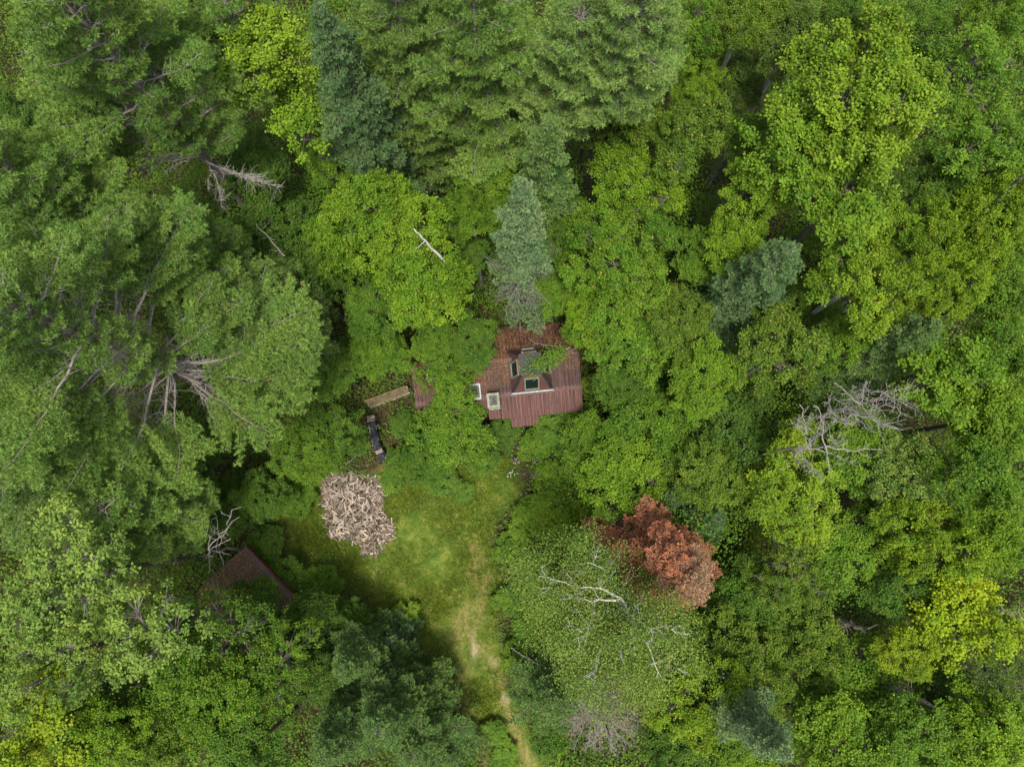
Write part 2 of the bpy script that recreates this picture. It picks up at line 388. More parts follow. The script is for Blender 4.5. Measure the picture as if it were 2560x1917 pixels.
# ---------------------------------------------------------------- ground
def poly(pts, z=0.0): return np.array([W(a, b, z)[:2] for a, b in pts])
def sdist(x, y, pg):
    """signed distance to a polygon, positive inside"""
    x, y = np.asarray(x, float), np.asarray(y, float); d = np.full(x.shape, 1e9); ins = np.zeros(x.shape, bool)
    for i in range(len(pg)):
        a, b = pg[i], pg[(i+1) % len(pg)]; e = b-a
        t = np.clip(((x-a[0])*e[0]+(y-a[1])*e[1])/(e@e+1e-9), 0, 1)
        d = np.minimum(d, np.hypot(x-a[0]-e[0]*t, y-a[1]-e[1]*t))
        c = (a[1] > y) != (b[1] > y)
        ins ^= c & (x < (b[0]-a[0])*(y-a[1])/(b[1]-a[1]+1e-12)+a[0])
    return np.where(ins, d, -d)
def sdline(x, y, pts, wd):
    pg = poly(pts); d = np.full(np.shape(x), 1e9)
    for a, b in zip(pg[:-1], pg[1:]):
        e = b-a; t = np.clip(((x-a[0])*e[0]+(y-a[1])*e[1])/(e@e+1e-9), 0, 1)
        d = np.minimum(d, np.hypot(x-a[0]-e[0]*t, y-a[1]-e[1]*t))
    return wd-d
LAWN = poly([(985, 1170), (1080, 1165), (1290, 1150), (1300, 1240), (1240, 1300), (1225, 1400), (1262, 1470), (1250, 1560), (1275, 1640), (1300, 1740), (1370, 1917), (1430, 2150),
             (1270, 2150), (1235, 1917), (1190, 1830), (1130, 1690), (1040, 1610), (940, 1530), (850, 1450), (720, 1410), (690, 1300), (700, 1180), (800, 1150), (900, 1190)])
TRACK1 = [(1180, 1370), (1190, 1450), (1160, 1540), (1140, 1600), (1150, 1680), (1165, 1780), (1215, 1917), (1260, 2100)]
TRACK2 = [(1215, 1440), (1195, 1540), (1180, 1600), (1245, 1660), (1262, 1740), (1290, 1830), (1325, 1917), (1380, 2100)]
EDGE = [(960, 1530), (1050, 1600), (1130, 1680), (1165, 1760)]
BARE = [[(1182, 1590), (1188, 1640)], [(1225, 1640), (1243, 1670)], [(1264, 1735), (1268, 1755)]]
BROWN = [[(1070, 1525), (1080, 1560)], [(1120, 1440), (1130, 1430)], [(720, 1330), (700, 1350)], [(1180, 1370), (1195, 1400)], [(1195, 1455), (1215, 1480)], [(945, 1240), (975, 1330), (960, 1370)], [(935, 1180), (1000, 1140)], [(1330, 1700), (1345, 1720)]]
def wob(x, y, f=1.0):
    return (np.sin(x*1.7*f+y*.9*f)+np.sin(y*2.3*f-x*1.1*f+1.3)+.7*np.sin(x*4.1*f+2.2)*np.sin(y*3.7*f))*.33
def masks(x, y):
    n = wob(x, y); n2 = wob(x+9, y-4, 2.3)
    lawn = np.clip(sdist(x, y, LAWN)/.8+.5+n*.6, 0, 1)
    dry = np.maximum.reduce([np.clip(sdline(x, y, TRACK1, .8)/1.1+.2+n*.6, 0, 1), np.clip(sdline(x, y, TRACK2, .5)/.6+.3+n2*.5, 0, 1), np.clip(sdline(x, y, EDGE, .3)/.6+n*.5, 0, 1)*.8])
    bare = np.maximum.reduce([np.clip(sdline(x, y, b, .22)/.3+.2+n2*.7, 0, 1) for b in BARE])
    brown = np.maximum.reduce([np.clip(sdline(x, y, b, .28)/.5+n2*.7, 0, 1) for b in BROWN])
    return lawn, dry, bare, brown
g = np.linspace(-1, 1, 341); gx = np.sign(g)*(np.abs(g)*42+np.maximum(0, np.abs(g)-.9)**2*70000); gy = gx+8
X, Y = np.meshgrid(gx, gy); Z = .05*wob(X*.4, Y*.4); Z = np.where(np.hypot(X, Y) > 60, 0, Z)
v = np.stack([X, Y, Z], -1).reshape(-1, 3).astype(np.float32); n = 341
i = np.arange(n*n).reshape(n, n); f = np.stack([i[:-1, :-1], i[:-1, 1:], i[1:, 1:], i[1:, :-1]], -1).reshape(-1, 4)
me = bpy.data.meshes.new('ground'); me.from_pydata(v.tolist(), [], f.tolist())
for nm, a in zip(('lawn', 'dry', 'bare', 'brown'), masks(X.ravel(), Y.ravel())):
    at = me.attributes.new(nm, 'FLOAT', 'POINT'); at.data.foreach_set('value', a.astype(np.float32))
m, nt, b = mat('ground_soil')
tc = node(nt, 'ShaderNodeTexCoord'); ov = tc.outputs['Object']
A = lambda s: node(nt, 'ShaderNodeAttribute', attribute_name=s).outputs['Fac']
floor_ = ramp(nt, noise(nt, 3.5, 8, ov, .75), [(.3, (.014, .010, .006)), (.5, (.036, .024, .014)), (.72, (.080, .054, .032))])
grass_ = ramp(nt, noise(nt, 1.3, 10, ov, .75), [(.36, (.030, .065, .010)), (.5, (.085, .130, .018)), (.64, (.19, .19, .045))])
dry_ = ramp(nt, noise(nt, 5, 8, ov, .75), [(.36, (.065, .085, .018)), (.5, (.14, .13, .035)), (.66, (.24, .19, .085))])
bare_ = ramp(nt, noise(nt, 9, 8, ov, .7), [(.3, (.15, .125, .07)), (.7, (.34, .29, .20))])
brown_ = ramp(nt, noise(nt, 8, 8, ov, .7), [(.3, (.09, .04, .02)), (.7, (.24, .13, .07))])
fine = noise(nt, 7, 6, ov, .7)
def soft(a, k=.9): return math_node(nt, 'MINIMUM', math_node(nt, 'MAXIMUM', math_node(nt, 'ADD', math_node(nt, 'MULTIPLY', math_node(nt, 'SUBTRACT', fine, .5), k*2), a), 0), 1)
def gate(a): return math_node(nt, 'MULTIPLY', soft(a), a)
col = mixc(nt, A('lawn'), floor_, grass_); col = mixc(nt, gate(A('dry')), col, dry_); col = mixc(nt, gate(A('brown')), col, brown_); col = mixc(nt, gate(A('bare')), col, bare_)
nt.links.new(col, b.inputs['Base Color']); b.inputs['Roughness'].default_value = .95; b.inputs['Specular IOR Level'].default_value = .15
bp = node(nt, 'ShaderNodeBump'); bp.inputs['Strength'].default_value = .7; bp.inputs['Distance'].default_value = .05
nt.links.new(fine, bp.inputs['Height']); nt.links.new(bp.outputs[0], b.inputs['Normal'])
me.materials.append(m); tag(link('ground', me), kind='structure')

# ---------------------------------------------------------------- the cabin
TH = math.radians(6.0); O3 = W(1458, 1027, 2.3)
CU = np.array([math.cos(TH), math.sin(TH), 0]); CV = np.array([-math.sin(TH), math.cos(TH), 0])
CX, CY = -4.83, 2.7                              # cabin origin inside its own plan (u, v measured from the south-east eave corner)
cabin = empty('cabin', O3*[1, 1, 0]+CU*CX+CV*CY, TH)
tag(cabin, 'wooden cabin with red brown ribbed metal roof and pyramid cupola, half hidden by trees', 'cabin')
cl = lambda u, v_, z: (u-CX, v_-CY, z)
def part(name, me, parent, loc=(0, 0, 0)):
    o = link(name, me, parent); o.location = loc; return o
def quads(name, qs, m): return mesh_from(name, [np.array(qs, float)], [m] if not isinstance(m, list) else m)
def boxq(x0, x1, y0, y1, z0, z1):
    p = lambda a, b_, c_: (a, b_, c_)
    return [[p(x0, y0, z0), p(x0, y1, z0), p(x1, y1, z0), p(x1, y0, z0)], [p(x0, y0, z1), p(x1, y0, z1), p(x1, y1, z1), p(x0, y1, z1)],
            [p(x0, y0, z0), p(x1, y0, z0), p(x1, y0, z1), p(x0, y0, z1)], [p(x1, y0, z0), p(x1, y1, z0), p(x1, y1, z1), p(x1, y0, z1)],
            [p(x1, y1, z0), p(x0, y1, z0), p(x0, y1, z1), p(x1, y1, z1)], [p(x0, y1, z0), p(x0, y0, z0), p(x0, y0, z1), p(x0, y1, z1)]]
def roofmat(name, c1, c2, c3):
    m, nt, b = mat(name); tc = node(nt, 'ShaderNodeTexCoord'); mp = node(nt, 'ShaderNodeMapping'); mp.inputs['Scale'].default_value = (5, .25, .25)
    nt.links.new(tc.outputs['Object'], mp.inputs[0])
    f = noise(nt, 1.6, 4, mp.outputs[0], .7); col = ramp(nt, f, [(.3, c1), (.5, c2), (.72, c3)])
    st = noise(nt, 2.2, 7, tc.outputs['Object'], .7); col = mixc(nt, ramp(nt, st, [(.45, (0, 0, 0)), (.75, (.6, .6, .6))]), col, (.07, .045, .035))
    sp = noise(nt, 26, 2, tc.outputs['Object']); col = mixc(nt, ramp(nt, sp, [(.66, (0, 0, 0)), (.74, (.7, .7, .7))]), col, (.05, .04, .03))
    nt.links.new(col, b.inputs['Base Color']); b.inputs['Roughness'].default_value = .62; b.inputs['Specular IOR Level'].default_value = .25
    return m
M['roof'] = roofmat('roof_metal', (.034, .015, .013), (.085, .036, .031), (.16, .082, .074))
M['roofold'] = roofmat('roof_metal_old', (.022, .010, .008), (.042, .019, .015), (.085, .042, .033))
M['tin'] = plain('flashing', (.055, .026, .023), (.10, .050, .044), 5, .5)
M['wood'] = plain('dark_boards', (.05, .03, .02), (.12, .07, .045), 6, .85, .4, stretch=(8, 8, .8))
M['black'] = plain('black_metal', (.012, .013, .015), (.035, .038, .042), 9, .5)
M['frame'] = plain('grey_green_frame', (.10, .115, .09), (.18, .20, .155), 12, .6)
M['white'] = plain('white_flashing', (.18, .19, .20), (.42, .43, .45), 15, .5)
M['cup'] = plain('cupola_boards', (.065, .027, .022), (.11, .048, .040), 5, .7, .3, stretch=(1, 1, 9))
M['concrete'] = plain('mossy_concrete', (.11, .12, .08), (.24, .24, .18), 7, .9, .5)
M['soot'] = plain('sooty_flue', (.03, .03, .028), (.12, .115, .11), 6, .9, .3)
m_, nt_, b_ = mat('window_glass'); b_.inputs['Base Color'].default_value = (.008, .014, .012, 1); b_.inputs['Roughness'].default_value = .35; b_.inputs['Specular IOR Level'].default_value = .12
M['glass'] = m_
def ribbed(u0, u1, v0, z0, v1, z1, pitch=.215, h=.06, thick=.05):
    """metal sheet sloping from (v0, z0) up to (v1, z1), ribs running down the slope"""
    out = []; n = int(round((u1-u0)/pitch)); p = (u1-u0)/n
    prof = [(0, 0), (.55, 0), (.65, h), (.9, h), (1.0, 0)]
    for i in range(n):
        for (a, za), (b2, zb) in zip(prof[:-1], prof[1:]):
            ua, ub = u0+(i+a)*p, u0+(i+b2)*p
            out.append([cl(ua, v0, z0+za), cl(ub, v0, z0+zb), cl(ub, v1, z1+zb), cl(ua, v1, z1+za)])
    out.append([cl(u0, v0, z0-thick), cl(u0, v1, z1-thick), cl(u1, v1, z1-thick), cl(u1, v0, z0-thick)])
    out.append([cl(u0, v0, z0-thick), cl(u1, v0, z0-thick), cl(u1, v0, z0), cl(u0, v0, z0)])
    out.append([cl(u1, v0, z0-thick), cl(u1, v1, z1-thick), cl(u1, v1, z1), cl(u1, v0, z0)])
    out.append([cl(u0, v1, z1-thick), cl(u0, v0, z0-thick), cl(u0, v0, z0), cl(u0, v1, z1)])
    return out
RV, RZ, NV, NZ = 3.25, 3.80, 5.35, 2.85
roof = part('roof', quads('main_roof', ribbed(-9.63, 0, 1.36, 3.03, RV, RZ)+ribbed(-9.63, 0, NV, NZ, RV, RZ), M['roofold']), cabin)
tag(roof, 'old leaf strewn main roof of ribbed red brown metal')
lean = part('roof_extension', quads('lean_roof', ribbed(-9.66, -6.25, 1.05, 2.80, 1.36, 2.97)+ribbed(-4.75, 0, 0, 2.34, 1.24, 2.93)+ribbed(-6.2, -4.76, 0.55, 2.56, 1.24, 2.90, .2)+ribbed(-5.50, -4.80, .06, 2.26, .545, 2.46, .17), M['roof']), cabin)
tag(lean, 'paler pinkish ribbed roof along the south side')
part('porch_roof', quads('porch_roof', ribbed(-4.24, -2.56, -.50, 2.06, -.004, 2.30), M['roof']), cabin)
part('flashing', quads('flashing', [[cl(-9.63, 1.17, 2.955), cl(0, 1.17, 2.955), cl(0, 1.46, 3.105), cl(-9.63, 1.46, 3.105)],
     [cl(-9.63, RV-.14, RZ-.02), cl(0, RV-.14, RZ-.02), cl(0, RV, RZ+.045), cl(-9.63, RV, RZ+.045)], [cl(-9.63, RV, RZ+.045), cl(0, RV, RZ+.045), cl(0, RV+.14, RZ-.02), cl(-9.63, RV+.14, RZ-.02)]], M['tin']), cabin)
wq = boxq(-9.4-CX, -9.28-CX, 1.45-CY, 5.0-CY, 0, 2.82)+boxq(-.37-CX, -.25-CX, .35-CY, 5.0-CY, 0, 2.3)+boxq(-9.27-CX, -.38-CX, 1.33-CY, 1.45-CY, 0, 2.8)+boxq(-9.27-CX, -.38-CX, 4.88-CY, 5.0-CY, 0, 2.85)+boxq(-5.2-CX, -.38-CX, .35-CY, .45-CY, 0, 2.3)
part('wall', quads('cabin_wall', wq, M['wood']), cabin)
dq = boxq(-3.8-CX, -3.0-CX, .29-CY, .345-CY, 0.1, 2.0); dr = part('door', quads('cabin_door', dq, M['frame']), cabin)
part('handle', quads('door_handle', boxq(-3.12-CX, -3.08-CX, .25-CY, .289-CY, 1.0, 1.14), M['black']), dr)
for u in (-4.2, -2.62):
    part('porch_post', quads('porch_post', boxq(u-.05-CX, u+.05-CX, -.4-CY, -.3-CY, 0, 2.08), M['wood']), cabin)
# cupola: truncated pyramid of boards with a slanted window in each face
B0, B1, BV0, BV1, BZ = -4.05, -1.70, 1.30, 3.85, 3.32
T0, T1, TV0, TV1, TZ = -3.46, -2.30, 2.00, 3.12, 4.95
bc = [np.array(cl(*p)) for p in ((B0, BV0, BZ), (B1, BV0, BZ), (B1, BV1, BZ), (B0, BV1, BZ))]
tcn = [np.array(cl(*p)) for p in ((T0, TV0, TZ), (T1, TV0, TZ), (T1, TV1, TZ), (T0, TV1, TZ))]
fq = [[bc[i], bc[(i+1) % 4], tcn[(i+1) % 4], tcn[i]] for i in range(4)]
fq += [[p-[0, 0, .7], q-[0, 0, .7], q, p] for p, q in ((bc[i], bc[(i+1) % 4]) for i in range(4))]
fq += [[tcn[0], tcn[1], tcn[2], tcn[3]]]
cup = part('cupola', quads('cupola', fq, M['cup']), cabin); tag(cup, 'pyramid cupola of red boards with a window in each slanted face')
for i in range(4):                               # hip caps
    a, t = bc[i], tcn[i]; e1 = nrm(bc[(i+1) % 4]-a); e0 = nrm(bc[i-1]-a); up_ = np.array([0, 0, .035]); w_ = .13
    part('hip_cap', quads('hip_cap', [[a+up_, a+e1*w_+up_*.8, t+e1*w_*.8+up_*.8, t+up_*1.3], [a+e0*w_+up_*.8, a+up_, t+up_*1.3, t+e0*w_*.8+up_*.8]], M['black']), cup)
def on_face(i, s, t, o):                         # point on slanted face i
    a, b2, c2, d2 = fq[i]; p = (a*(1-s)+b2*s)*(1-t)+(d2*(1-s)+c2*s)*t; nn = nrm(np.cross(b2-a, d2-a)); return p+nn*o
def window(i, s0, s1, t0, t1):
    """upright rectangle on a trapezoid face"""
    def P(x, t, o):
        a, b2, c2, d2 = fq[i]; mid = ((a+b2)*(1-t)+(d2+c2)*t)/2; L = np.linalg.norm(b2-a); e = nrm(b2-a)
        return mid+e*(x-.5)*L+nrm(np.cross(b2-a, d2-a))*o
    L = np.linalg.norm(fq[i][1]-fq[i][0]); Ht = np.linalg.norm(fq[i][3]-fq[i][0]); fw = .075/L; fh = .075/Ht; o0, o1 = .02, .085; q = []
    for x0, x1, y0, y1 in ((s0, s1, t0, t0+fh), (s0, s1, t1-fh, t1), (s0, s0+fw, t0+fh, t1-fh), (s1-fw, s1, t0+fh, t1-fh)):
        q.append([P(x0, y0, o1), P(x1, y0, o1), P(x1, y1, o1), P(x0, y1, o1)])
    for (xa, ya), (xb, yb) in (((s0, t0), (s1, t0)), ((s1, t0), (s1, t1)), ((s1, t1), (s0, t1)), ((s0, t1), (s0, t0))):
        q.append([P(xa, ya, -.02), P(xb, yb, -.02), P(xb, yb, o1), P(xa, ya, o1)])
    x0, x1, y0, y1 = s0+fw, s1-fw, t0+fh, t1-fh
    for (xa, ya), (xb, yb) in (((x0, y0), (x1, y0)), ((x1, y0), (x1, y1)), ((x1, y1), (x0, y1)), ((x0, y1), (x0, y0))):
        q.append([P(xa, ya, o1), P(xb, yb, o1), P(xb, yb, .01), P(xa, ya, .01)])
    part('window_frame', quads('window_frame', q, M['frame']), cup)
    part('window_pane', quads('window_pane', [[P(x0, y0, .015), P(x1, y0, .015), P(x1, y1, .015), P(x0, y1, .015)]], M['glass']), cup)
window(0, .31, .67, .14, .80); window(1, .32, .68, .15, .78); window(2, .33, .69, .22, .80); window(3, .34, .70, .20, .82)
part('base_flashing', quads('base_flashing', [q for q in boxq(B0-.04-CX, B1+.04-CX, BV0-.07-CY, BV0-.004-CY, BZ-.2, BZ+.03)], M['white']), cup)
part('cap', quads('cap', boxq(T0-.05-CX, T1+.05-CX, TV0-.05-CY, TV1+.05-CY, TZ+.003, TZ+.06), M['black']), cup)
# chimney with two stepped slabs
ch = part('chimney', quads('chimney', boxq(-5.42-CX, -4.90-CX, .52-CY, 1.20-CY, 0, 3.86)+boxq(-5.44-CX, -4.80-CX, .38-CY, 1.22-CY, 3.863, 3.96), M['concrete']), cabin)
cap = boxq(-5.5-CX, -4.80-CX, .46-CY, .60-CY, 4.05, 4.2)+boxq(-5.5-CX, -4.80-CX, 1.15-CY, 1.29-CY, 4.05, 4.2)+boxq(-5.5-CX, -5.36-CX, .60-CY, 1.15-CY, 4.05, 4.2)+boxq(-4.94-CX, -4.80-CX, .60-CY, 1.15-CY, 4.05, 4.2)
part('chimney_cap', quads('chimney_cap', cap, M['concrete']), ch)
part('flue', quads('flue', boxq(-5.36-CX, -4.94-CX, .60-CY, 1.15-CY, 3.963, 4.06)+boxq(-5.24-CX, -5.06-CX, .78-CY, .98-CY, 4.063, 4.12), M['soot']), ch)
sk = part('skylight', quads('skylight', boxq(-6.45-CX, -5.82-CX, 1.15-CY, 1.25-CY, 3.0, 3.3)+boxq(-6.45-CX, -5.82-CX, 1.95-CY, 2.05-CY, 3.2, 3.5)+[[cl(-5.9, 1.25, 3.3), cl(-5.82, 1.25, 3.3), cl(-5.82, 1.95, 3.5), cl(-5.9, 1.95, 3.5)], [cl(-6.45, 1.25, 3.3), cl(-6.37, 1.25, 3.3), cl(-6.37, 1.95, 3.5), cl(-6.45, 1.95, 3.5)],
      [cl(-5.82, 1.25, 3.0), cl(-5.82, 1.95, 3.0), cl(-5.82, 1.95, 3.5), cl(-5.82, 1.25, 3.3)]], M['white']), cabin)
part('window_pane', quads('skylight_pane', [[cl(-6.37, 1.25, 3.24), cl(-5.9, 1.25, 3.24), cl(-5.9, 1.95, 3.44), cl(-6.37, 1.95, 3.44)]], M['glass']), sk)

# dry leaves lying on the cabin roof and on the shed roof (nobody could count them)
rng = np.random.default_rng(7)
def litter(pts, nrmv, L=.10, up=.012):
    n = len(pts); N = nrm(nrmv+rng.normal(size=(n, 3))*.25); D = np.cross(N, rvec(rng, n))
    return leaf_quads(pts+N*up*rng.uniform(.5, 3, (n, 1)), N, D, L*rng.uniform(.6, 1.2, n), L*.75*rng.uniform(.6, 1.2, n), .3)
def roofz(v_): return np.where(v_ < 1.36, 2.34+v_/1.24*.59, np.where(v_ < RV, 3.03+(v_-1.36)/(RV-1.36)*(RZ-3.03), RZ+(v_-RV)/(NV-RV)*(NZ-RZ)))
n = 42000; u = rng.uniform(-9.6, -.05, n); v_ = rng.uniform(1.45, 5.3, n); nz = wob(u*1.3, v_*1.3)
dens = np.where(u < B0, .18+.35*np.clip((v_-1.9)/1.2, 0, 1), .12+.35*np.clip((v_-2.4)/1.0, 0, 1))+nz*.35
dens += np.exp(-((u+6.3)**2/1.5+(v_-2.9)**2/.5))*.8
dens[(u > -1.6) & (v_ < 2.3)] -= .45; dens[v_ < 1.75] -= .3
ok = (rng.random(n) < dens) & ~((u > B0-.02) & (u < B1+.02) & (v_ > BV0) & (v_ < BV1)); u, v_ = u[ok], v_[ok]
pt = np.stack([*cl(u, v_, roofz(v_)+.03)], -1); sgn = np.where(v_ < RV, -1, 1)
q1 = litter(pt, np.stack([np.zeros(len(u)), sgn*.38, np.ones(len(u))], -1), .072)
u = rng.uniform(-4.7, -.1, 90); v_ = rng.uniform(.05, 1.2, 90); pt = np.stack([*cl(u, v_, roofz(v_)+.03)], -1)
q2 = litter(pt, np.stack([np.zeros(90), -.4*np.ones(90), np.ones(90)], -1), .07)
# leaves caught on the cupola's top and faces
q3 = []
for i, k in ((0, 60), (2, 160), (3, 120), (1, 120)):
    s = rng.uniform(.25, .75, k); t = rng.uniform(.86, 1, k); q3.append(np.array([on_face(i, a, b2, .04) for a, b2 in zip(s, t)]))
q3 = litter(np.concatenate(q3), np.tile([0, 0, 1.0], (460, 1)), .08)
qs = np.concatenate([q1, q2, q3]); tn = rng.beta(1.6, 2.2, len(qs))
c_, s_ = math.cos(TH), math.sin(TH); Rm = np.array([[c_, s_, 0], [-s_, c_, 0], [0, 0, 1]])
qs = qs@Rm+np.array(cabin.location)
o = link('leaf_litter', mesh_from('leaf_litter', [(qs, tn)], [M['litter']]), None, (.145, .085, .050)); tag(o, 'dry tan leaves scattered over the cabin roof', 'dry leaves', kind='stuff')

# ---------------------------------------------------------------- the shed under the trees
a = W(613, 1366, 2.5); b2 = W(752, 1508, 2.5); ax = nrm((b2-a)); SL = float(np.linalg.norm(b2-a)); sh_rz = math.atan2(ax[1], ax[0])
shed = empty('shed', (a[0], a[1], 0), sh_rz); tag(shed, 'small dark red shed in the shade, its gabled roof covered with brown leaves', 'shed')
SW = 4.5                                         # runs to the south-west of its north-east eave
def gz(y): return 2.5+(1-abs(y+SW/2)/(SW/2))*1.1
M['shedroof'] = roofmat('shed_roof', (.04, .035, .035), (.07, .055, .055), (.11, .085, .08)); M['redwood'] = plain('dark_red_boards', (.055, .012, .010), (.11, .028, .022), 5, .7, .2)
part('roof', quads('shed_roof', [[(0, 0, 2.5), (0, -SW/2, 3.6), (SL, -SW/2, 3.6), (SL, 0, 2.5)], [(0, -SW, 2.5), (SL, -SW, 2.5), (SL, -SW/2, 3.6), (0, -SW/2, 3.6)],
     [(0, 0, 2.42), (SL, 0, 2.42), (SL, -SW/2, 3.52), (0, -SW/2, 3.52)], [(0, -SW, 2.42), (0, -SW/2, 3.52), (SL, -SW/2, 3.52), (SL, -SW, 2.42)],
     [(0, -SW, 2.42), (0, -SW, 2.5), (0, -SW/2, 3.6), (0, -SW/2, 3.52)], [(0, -SW/2, 3.52), (0, -SW/2, 3.6), (0, 0, 2.5), (0, 0, 2.42)]], M['shedroof']), shed)
part('ridge_cap', quads('ridge_cap', [[(0, -SW/2-.2, 3.53), (SL, -SW/2-.2, 3.53), (SL, -SW/2, 3.64), (0, -SW/2, 3.64)], [(0, -SW/2, 3.64), (SL, -SW/2, 3.64), (SL, -SW/2+.2, 3.53), (0, -SW/2+.2, 3.53)]], M['tin']), shed)
part('fascia', quads('fascia', boxq(0, SL, .004, .07, 2.2, 2.52), M['redwood']), shed)
part('wall', quads('shed_wall', boxq(.2, SL-.2, -.35, -.25, 0, 2.5)+boxq(.2, SL-.2, -SW+.25, -SW+.35, 0, 2.5)+boxq(.2, .3, -SW+.36, -.36, 0, 2.6)+boxq(SL-.3, SL-.2, -SW+.36, -.36, 0, 2.6), M['redwood']), shed)
sd = part('door', quads('shed_door', boxq(1.6, 2.6, -.249, -.2, .05, 2.0), M['wood']), shed); part('handle', quads('shed_handle', boxq(2.45, 2.5, -.199, -.15, 1, 1.15), M['black']), sd)
# lower annex roof to the south-west, seen as a dark metal slope
n = 17000; x = rng.uniform(.03, SL, n); y = rng.uniform(-SW, -.15, n); ok = rng.random(n) < .75+wob(x*1.5, y*1.5)*.5-np.exp(-((y+SW/2)/.18)**2)*.8; x, y = x[ok], y[ok]
pt = np.stack([x, y, np.array([gz(t) for t in y])+.01], -1); q = litter(pt, np.stack([0*x, np.where(y > -SW/2, .5, -.5), 1+0*x], -1), .085)
c_, s_ = math.cos(sh_rz), math.sin(sh_rz); q = q@np.array([[c_, s_, 0], [-s_, c_, 0], [0, 0, 1]])+np.array(shed.location)
o = link('leaf_litter', mesh_from('shed_litter', [(q, rng.beta(1.5, 3, len(q)))], [M['litter']]), None, (.17, .115, .07)); tag(o, 'brown leaves and needles lying on the shed roof', 'dry leaves', kind='stuff')

# ---------------------------------------------------------------- firewood
M['logs'] = plain('split_wood', (.17, .14, .115), (.38, .33, .28), 5, .85, .4, stretch=(1.2, 9, 9), rnd=.4)
M['shadedlogs'] = leaf_material('shaded_heap_wood', dark=(.3, .3, .3), light=(1.7, 1.7, 1.7), trans=0., rough=.9, spec=.1)
def log_mesh(seed, L=.42):
    r = np.random.default_rng(seed); k = r.integers(3, 6); a = np.sort(r.uniform(0, 6.28, k)); 
    kind = seed % 3
    if kind == 0: ang = [0, .55, 1.1, 1.57]; pr = [(0, 0)]+[(math.cos(t), math.sin(t)) for t in ang]
    elif kind == 1: ang = np.linspace(0, math.pi, 6); pr = [(math.cos(t), math.sin(t)*.9) for t in ang]
    else: pr = [(-.6, -.5), (.7, -.6), (.8, .3), (-.1, .8), (-.8, .3)]
    s = r.uniform(.052, .072); pr = np.array(pr); pr = (pr-pr.mean(0))*s*r.uniform(.85, 1.15, (len(pr), 1))
    A = np.array([[-L/2+r.normal()*.008, p[0], p[1]] for p in pr]); B = np.array([[L/2+r.normal()*.008, p[0]*r.uniform(.85, 1.05), p[1]*r.uniform(.85, 1.05)] for p in pr])
    n = len(pr); me = bpy.data.meshes.new('split_log'); me.from_pydata(np.concatenate([A, B]).tolist(), [], [[i, (i+1) % n, n+(i+1) % n, n+i] for i in range(n)]+[list(range(n))[::-1], list(range(n, 2*n))])
    me.materials.append(M['logs']); return me
LOGS = [log_mesh(i, [.40, .44, .38, .42, .45, .36, .41, .39, .30][i]) for i in range(9)]
PILE = poly([(835, 1190), (880, 1185), (925, 1200), (955, 1210), (950, 1265), (962, 1290), (985, 1320), (975, 1345), (955, 1365), (945, 1385), (908, 1382), (912, 1352), (860, 1345), (825, 1338), (818, 1290), (808, 1240), (812, 1205)])
pc = PILE.mean(0)
from mathutils import Euler, Matrix, Vector
def ppile(n, seed, marg):
    r = np.random.default_rng(seed); lo, hi = PILE.min(0)-.3, PILE.max(0)+.3; out = []
    while len(out) < n:
        x, y = r.uniform(lo, hi); d = float(sdist(np.array(x), np.array(y), PILE)); 
        if d < -.05+r.exponential(.04)*-1*marg: continue
        h = .48*(1-math.exp(-max(d, 0)/.5))*(1+.25*float(wob(x*1.2, y*1.2)))
        out.append((x, y, h, r.uniform(0, 6.28), r.normal()*.07, r.uniform(0, 6.28), r.random()))
    return out
allq = []
for k, (x, y, h, az, tl, ro, rr) in enumerate(ppile(1100, 3, 1)):
    me = LOGS[k % 9]; Mx = Matrix.Translation((x, y, max(.05, h*.96*rr**.3+.01))) @ Euler((ro, tl, az)).to_matrix().to_4x4()
    for p in me.polygons: 
        vv = [Mx @ me.vertices[i].co for i in p.vertices]
        while len(vv) > 4: allq.append([vv[0], vv[1], vv[2], vv[3]]); vv = [vv[0]]+vv[3:]
        if len(vv) == 4: allq.append(vv)
        elif len(vv) == 3: allq.append([vv[0], vv[1], vv[2], (vv[0]+vv[2])/2])
o = link('firewood', mesh_from('firewood_heap', [(lambda Q: (Q, np.random.default_rng(1).random(len(Q)//5+9)[np.arange(len(Q))//5]))(np.array([[tuple(c) for c in q] for q in allq]))], [M['shadedlogs']]), None, (.13, .105, .085)); tag(o, 'grey split firewood lying deeper in the heap on the lawn', 'firewood', kind='stuff')  # shade between the logs is put into the darker colour of these deeper ones
for k, (x, y, h, az, tl, ro, rr) in enumerate(ppile(285, 11, 3)):
    o = link('firewood_log', LOGS[k % 9]); o.location = (x, y, h+.05); o.rotation_euler = (ro, tl*.8, az); sc = .82+.28*rr; o.scale = (sc*(1.0 if y > pc[1]-1.2 else .8),)*3
    tag(o, 'weathered grey split log on top of the loose firewood heap', 'firewood log', 'split logs on top of the firewood heap')
